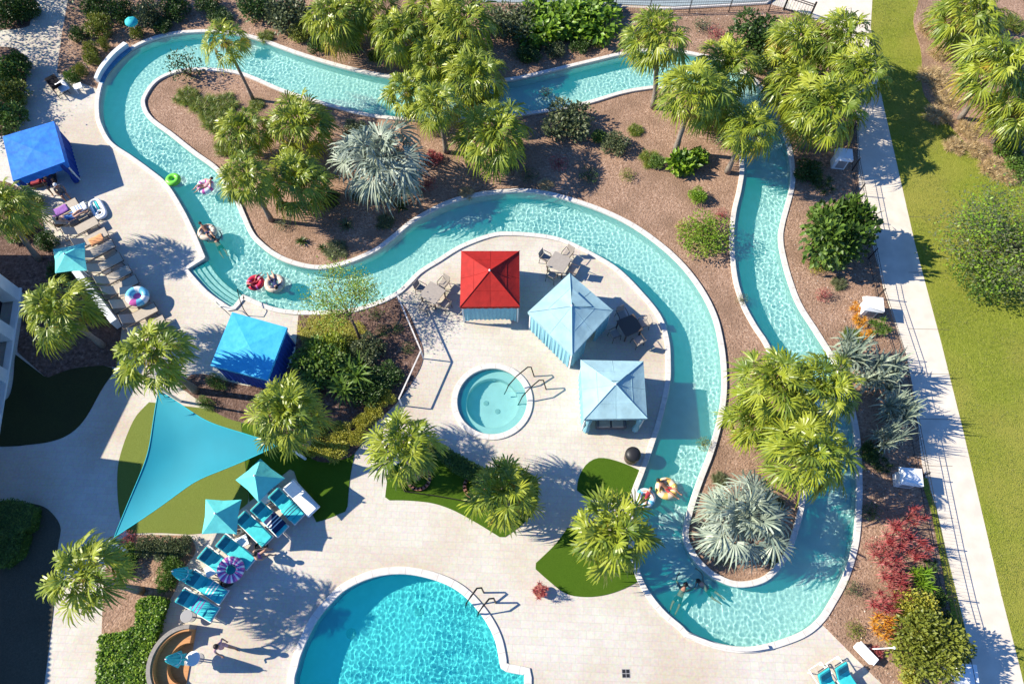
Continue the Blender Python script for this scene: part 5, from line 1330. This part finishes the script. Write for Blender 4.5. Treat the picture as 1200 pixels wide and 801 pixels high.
# middle bed
S('big dark strap-leaved bush in the middle bed',405,440,42,1.5,'strap','green')
S('leafy bush at the left of the middle bed',372,424,32,1.3,'medium','green')
S('low dark shrub beside the guard rail',452,440,20,.6,'medium','deep')
S('dull leafy shrub in the middle of the middle bed',432,408,20,.9,'medium','dull')
S('dark shrub right of the strap-leaved bush',432,458,22,.9,'medium','deep')
S('pale green bush under the feathery tree',385,408,24,.9,'medium','palm')
S('strap-leaved bush at the foot of the sail-side palm',362,452,24,1.0,'strap','dull')
for lab, u, v, r_ in (('little dark plant at the bend of the guard rail',478,408,9),('little dark plant under the upper rail',465,385,9),('little dark plant in the bare mulch by the tree',448,388,10),('little dark plant near the lower rail post',468,440,9),('little dull plant below the river curb',440,368,9)):
    S(lab,u,v,r_,.35,'sparse','deep','ground_plant','plant','little plants along the guard rail')
for lab, u, v, r_, h, ge, ti in (('ochre ground cover at the top of the middle bed, left patch',366,384,19,.3,'fine','yellow'),('ochre ground cover at the top of the middle bed, middle patch',392,380,20,.3,'fine','yellow'),('ochre ground cover in front of the dark bush',372,402,20,.35,'fine','olive'),('ochre ground cover beside the bare mulch',412,392,19,.3,'fine','yellow'),
    ('olive ground cover above the dark bush',405,408,20,.4,'fine','olive')): S(lab,u,v,r_,h,ge,ti,'ground_cover','ground cover','ochre ground cover plants')
for lab, u, v, r_ in (('yellow croton near the end of the guard rail',452,466,12),('yellow croton below the guard rail',438,482,13),('yellow croton at the right edge of the middle bed',424,494,12),('yellow croton under the dark bush',400,505,14),('yellow croton right of the sail palm',372,503,14),('large yellow croton at the bottom of the middle bed',392,525,18),('yellow croton at the lower left of the middle bed',368,524,13),('yellow croton between the palm and the dark bush',418,512,11)): S(lab,u,v,r_,.5,'medium','yellow','croton','shrub','yellow crotons in the middle bed')
for lab, u, v, r_, sy in (('clipped green box hedge beside the bright blue cabana',253,447,17,.55),('clipped green box hedge at the edge of the sail',240,472,15,.55),('clipped hedge piece under the sail palm trunk',212,447,12,.6)): S(lab,u,v,r_,.5,'fine','green','box_hedge','hedge','clipped box hedges',sy=sy,rot=-.5)
# centre turf hedge
def hedge(label, px, h, geo_leaf, tint, n, name='hedge', group=None, dens=None):
    P = [g(u, v, h*.5) for u, v in px]; P = [Vector((p.x, p.y, 0)) for p in P]; P = ccw(P)
    c = sum(P, Vector())/len(P); t = thing(name, label, 'hedge', (c.x, c.y, .02), group)
    P = [p-c for p in P]; rnd = random.Random(len(label)*7)
    MB().prism([p*.97 for p in P], 0, h*.72).build('branches', 'lg2', t)
    xs = [p.x for p in P]; ys = [p.y for p in P]; mb = MB(); k = 0
    tri = tessellate_polygon([P])
    ar = [abs((P[b]-P[a]).cross(P[c_]-P[a]).z) for a, b, c_ in tri]; tot = sum(ar)
    while k < n:
        if rnd.random() < .30:
            i = rnd.randrange(len(P)); p = P[i].lerp(P[(i+1)%len(P)], rnd.random()); z = rnd.uniform(.05, h); p = p+Vector((rnd.uniform(-.06,.06),rnd.uniform(-.06,.06),0))
        else:
            x = rnd.random()*tot
            for (a, b, c_), w_ in zip(tri, ar):
                x -= w_
                if x <= 0: break
            r1, r2 = math.sqrt(rnd.random()), rnd.random()
            p = P[a]*(1-r1)+P[b]*(r1*(1-r2))+P[c_]*(r1*r2); z = h*rnd.uniform(.70,1.0)+.05*noise.noise((p.x*3,p.y*3,h))+.1*max(0,noise.noise((p.x*1.1,p.y*1.1,2)))
        d = Vector((rnd.uniform(-1,1),rnd.uniform(-1,1),rnd.uniform(-.2,.9))).normalized(); nn = Vector((rnd.uniform(-.6,.6),rnd.uniform(-.6,.6),1)); s = d.cross(nn).normalized()
        L = geo_leaf*rnd.uniform(.7,1.3); w = L*.3; o = Vector((p.x,p.y,z))
        mb.add([o, o+d*L*.5+s*w, o+d*L, o+d*L*.5-s*w], [(0,1,2,3)], 0 if rnd.random() < .6 else 1); k += 1
    mb.build('foliage', TINT[tint], t)
    return t
hedge('low clipped hedge between the two centre turf palms',[(500,523),(514,520),(560,546),(572,560),(556,566),(530,552)],.45,.09,'green',2200)
hedge('long green hedge at the bottom left, beside the pavers',[(120,745),(150,742),(163,735),(165,705),(178,700),(197,704),(186,738),(176,772),(174,815),(116,815)],.55,.12,'bright',6500,group='hedges of the lower left bed')
hedge('square clipped hedge at left, on the shaded lower turf, upper one',[(-30,590),(20,586),(44,594),(40,618),(18,632),(-30,634)],.9,.08,'green',3500,group='clipped hedges on the lower turf')
hedge('square clipped hedge at left, on the shaded lower turf, lower one',[(-30,636),(18,634),(34,626),(26,650),(8,664),(-30,666)],.8,.08,'green',3000,group='clipped hedges on the lower turf')
for lab, u, v, r_, ti, ge in (('green bush beside the lower left palm trunk',150,650,15,'green','medium'),('dull shrub under the olive turf, left',172,640,14,'dull','medium'),('dull shrub under the olive turf, middle',192,642,15,'dull','medium'),('brownish shrub under the olive turf, right',212,640,14,'dull','medium'),('green shrub left of the folded umbrella',200,664,15,'green','medium'),('green shrub beside the bare mulch in the lower left bed',194,682,12,'green','medium'),('reddish dry shrub at the tip of the sail',150,630,10,'rust','sparse'),('bright low shrub beside the mulch opening',146,668,10,'bright','medium')):
    S(lab,u,v,r_,.6,ge,ti,'shrub','shrub','shrubs of the lower left bed')
# potted red plant on the plaza
p = g(632, 693); t = thing('potted_plant', 'red-leaved plant in a round pot on the plaza pavers', 'potted plant', tuple(p))
MB().lathe([(.17,0),(.20,.04),(.26,.34),(.28,.36),(.25,.37),(.22,.32)], (0,0,0), 24).build('pot', 'terracotta', t, smooth=True)
inst(plant_mesh('spike','red',0), t, (0,0,.3), (0,0,1), (.42,.42,.62))
# open feathery tree over the river beside the middle bed
def tree(label, base, cu, cv, rpx, h, n, ll, tint, name='tree', lobes=9, tr=.07):
    b = g(*base); c = g(cu, cv, h); r_ = rpx*mpp(cv, h); rnd = random.Random(cu)
    t = thing(name, label, 'tree', (b.x, b.y, .02)); top = Vector((c.x-b.x, c.y-b.y, h))
    mb = MB(); mb.tube([(0,0,0), tuple(top*.35+Vector((.05,0,0))), tuple(top*.7)], [tr*1.3, tr, tr*.7], 8)
    ends = []
    for i in range(9):
        a = i*2.4; s0 = top*rnd.uniform(.5,.72); e = top+Vector((r_*.7*math.cos(a)*rnd.uniform(.5,1), r_*.7*math.sin(a)*rnd.uniform(.5,1), rnd.uniform(-.5,.4)*r_*.5))
        mb.tube([tuple(s0), tuple(s0.lerp(e,.5)+Vector((0,0,.12))), tuple(e)], [tr*.5,tr*.3,tr*.12], 6); ends.append(e)
        for j in range(3):
            e2 = e+Vector((rnd.uniform(-1,1),rnd.uniform(-1,1),rnd.uniform(-.4,.5)))*r_*.35; mb.tube([tuple(s0.lerp(e,.7)), tuple(e2)], [tr*.22,tr*.08], 4); ends.append(e2)
    mb.build('trunk', 'twig', t, smooth=True)
    lm = MB()
    for i in range(n):
        e = ends[rnd.randrange(len(ends))]; p = e+Vector((rnd.gauss(0,1),rnd.gauss(0,1),rnd.gauss(0,.7)))*r_*.17
        d = Vector((rnd.uniform(-1,1),rnd.uniform(-1,1),rnd.uniform(-.6,.5))).normalized(); s = d.cross(Vector((rnd.uniform(-.5,.5),rnd.uniform(-.5,.5),1))).normalized(); L = ll*rnd.uniform(.6,1.3)
        lm.add([p, p+d*L*.5+s*L*.26, p+d*L, p+d*L*.5-s*L*.26], [(0,1,2,3)], 0 if rnd.random() < .6 else 1)
    lm.build('crown', TINT[tint], t)
    return t
tree('open feathery tree with tiny yellow-green leaves reaching over the river', (424,402), 396, 342, 48, 2.4, 3600, .11, 'mix')
tree('large leafy tree cut by the right edge of the lawn', (1215,335), 1190, 278, 80, 2.4, 12000, .16, 'mixgreen', tr=.13)
tree('leafy sapling at the lower left of the large right-edge tree', (1160,330), 1148, 325, 30, 1.1, 1600, .14, 'green', tr=.03)

# trees just outside the upper left corner, which shade the walk there
tree('leafy tree beyond the upper left corner whose shade falls on the walk', (-95,55), -112, 22, 70, 3.4, 3600, .19, 'green', tr=.12)
tree('leafy tree beyond the left edge above the royal blue cabana', (-65,120), -84, 92, 50, 2.8, 2600, .17, 'green', tr=.10)
tree('leafy tree beyond the top edge left of the slim palm', (100,-30), 84, -66, 72, 3.6, 4200, .19, 'green', tr=.12)
tree('leafy tree beyond the top left corner of the walk', (-30,-20), -50, -58, 72, 3.6, 4200, .19, 'green', tr=.12)
# fallen leaves and bark pieces on the mulch, blades in the lawn: nobody could count them
def scatter(name, loops, holes, n, size, wd, tint, seed, z, up=.0, zj=.01):
    rng = np.random.default_rng(seed); mb = MB(); rnd = random.Random(seed)
    for loop, share in loops:
        xs = [p.x for p in loop]; ys = [p.y for p in loop]; k = int(n*share*3)
        X = rng.uniform(min(xs), max(xs), k); Y = rng.uniform(min(ys), max(ys), k); m_ = inside_mask(X, Y, loop)
        for h_ in holes: m_ &= ~inside_mask(X, Y, h_)
        for x, y in zip(X[m_], Y[m_]):
            if rnd.random() > .35+.9*(noise.noise((x*.5, y*.5, seed))+.25): continue
            a = rnd.uniform(0, 6.28); L = size*rnd.uniform(.5,1.5); e = up*rnd.uniform(.4,1.2)
            d = Vector((math.cos(a)*math.cos(e), math.sin(a)*math.cos(e), math.sin(e))); s_ = Vector((-math.sin(a), math.cos(a), rnd.uniform(-.4,.4)))*wd*L; o = Vector((x, y, z+rnd.uniform(.002, zj)))
            mb.add([o, o+d*L*.5+s_, o+d*L, o+d*L*.5-s_], [(0,1,2,3)], rnd.randrange(len(tint)))
    return struct(mb.build(name, tint), 'stuff')
M['litter1'] = mat('dry_leaf', (.42,.30,.19), .9); M['litter2'] = mat('brown_bark_chip', (.13,.08,.055), .9); M['litter3'] = mat('pale_bark_chip', (.55,.44,.36), .9)
bl = ccw([Vector((p.x, p.y, 0)) for p in bed]); cb = ccw(poly_px([(1080,-20),(1070,27),(1079,62),(1081,107),(1096,128),(1128,165),(1150,190),(1172,205),(1240,215),(1240,-20)], step=.4))
scatter('leaf_litter', [(offset(A, -.3), 1), (bl, 1.6), (cb, .3)], [offset(B, .3)], 12000, .085, .28, ['litter1','litter2','litter3','litter2'], 3, .03, .1, .03)
ll = ccw([g(u, v) for u, v in walk_r[1:-1]]+[g(1240, 800), g(1240, 100), g(1200, -20)])
M['blade1'] = leaf('grass_blade', (.15,.20,.03), (.22,.26,.05), rough=.9); M['blade2'] = leaf('dry_grass_blade', (.26,.26,.08), (.31,.29,.11), rough=.9)
scatter('lawn_blades', [(ll, 1)], [cb], 62000, .065, .14, ['blade1','blade1','blade1','blade2'], 5, .04, .8, .012)
# ================================================================== CAMERA, SUN, SKY
cam = bpy.data.cameras.new('camera'); cam.lens = 24; cam.sensor_width = 36; cam.clip_end = 3000
co = bpy.data.objects.new('camera', cam); COL.objects.link(co); co.location = (0,0,H); co.rotation_euler = (R(25),0,0); SC.camera = co
sd = bpy.data.lights.new('sun', 'SUN'); sd.energy = 5.0; sd.angle = R(.5); sd.color = (1, .925, .775)
so = bpy.data.objects.new('sun', sd); COL.objects.link(so); so.location = (-20, 5, 25)
elev = math.atan(1/SHL)
dirv = Vector((SUN.x*math.cos(elev), SUN.y*math.cos(elev), -math.sin(elev)))
so.rotation_euler = dirv.to_track_quat('-Z', 'Y').to_euler()
sd.cycles.is_caustics_light = True
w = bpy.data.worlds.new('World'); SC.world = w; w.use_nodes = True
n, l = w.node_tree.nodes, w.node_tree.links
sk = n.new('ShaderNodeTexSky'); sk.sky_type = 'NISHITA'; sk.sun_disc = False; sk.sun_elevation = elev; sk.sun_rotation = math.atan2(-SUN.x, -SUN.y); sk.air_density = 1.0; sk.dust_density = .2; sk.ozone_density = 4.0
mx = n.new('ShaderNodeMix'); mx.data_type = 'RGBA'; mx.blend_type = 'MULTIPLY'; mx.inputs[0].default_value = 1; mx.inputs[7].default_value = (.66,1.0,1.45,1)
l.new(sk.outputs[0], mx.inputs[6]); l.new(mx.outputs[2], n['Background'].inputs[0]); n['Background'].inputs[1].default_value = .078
SC.render.engine = 'CYCLES'
cy = SC.cycles
cy.max_bounces = 7; cy.diffuse_bounces = 3; cy.glossy_bounces = 2; cy.transmission_bounces = 5; cy.transparent_max_bounces = 6
cy.sample_clamp_indirect = 5; cy.use_denoising = True
vs_ = SC.view_settings; vs_.view_transform = 'Standard'; vs_.look = 'None'; vs_.exposure = .95; vs_.gamma = 1; vs_.use_curve_mapping = False
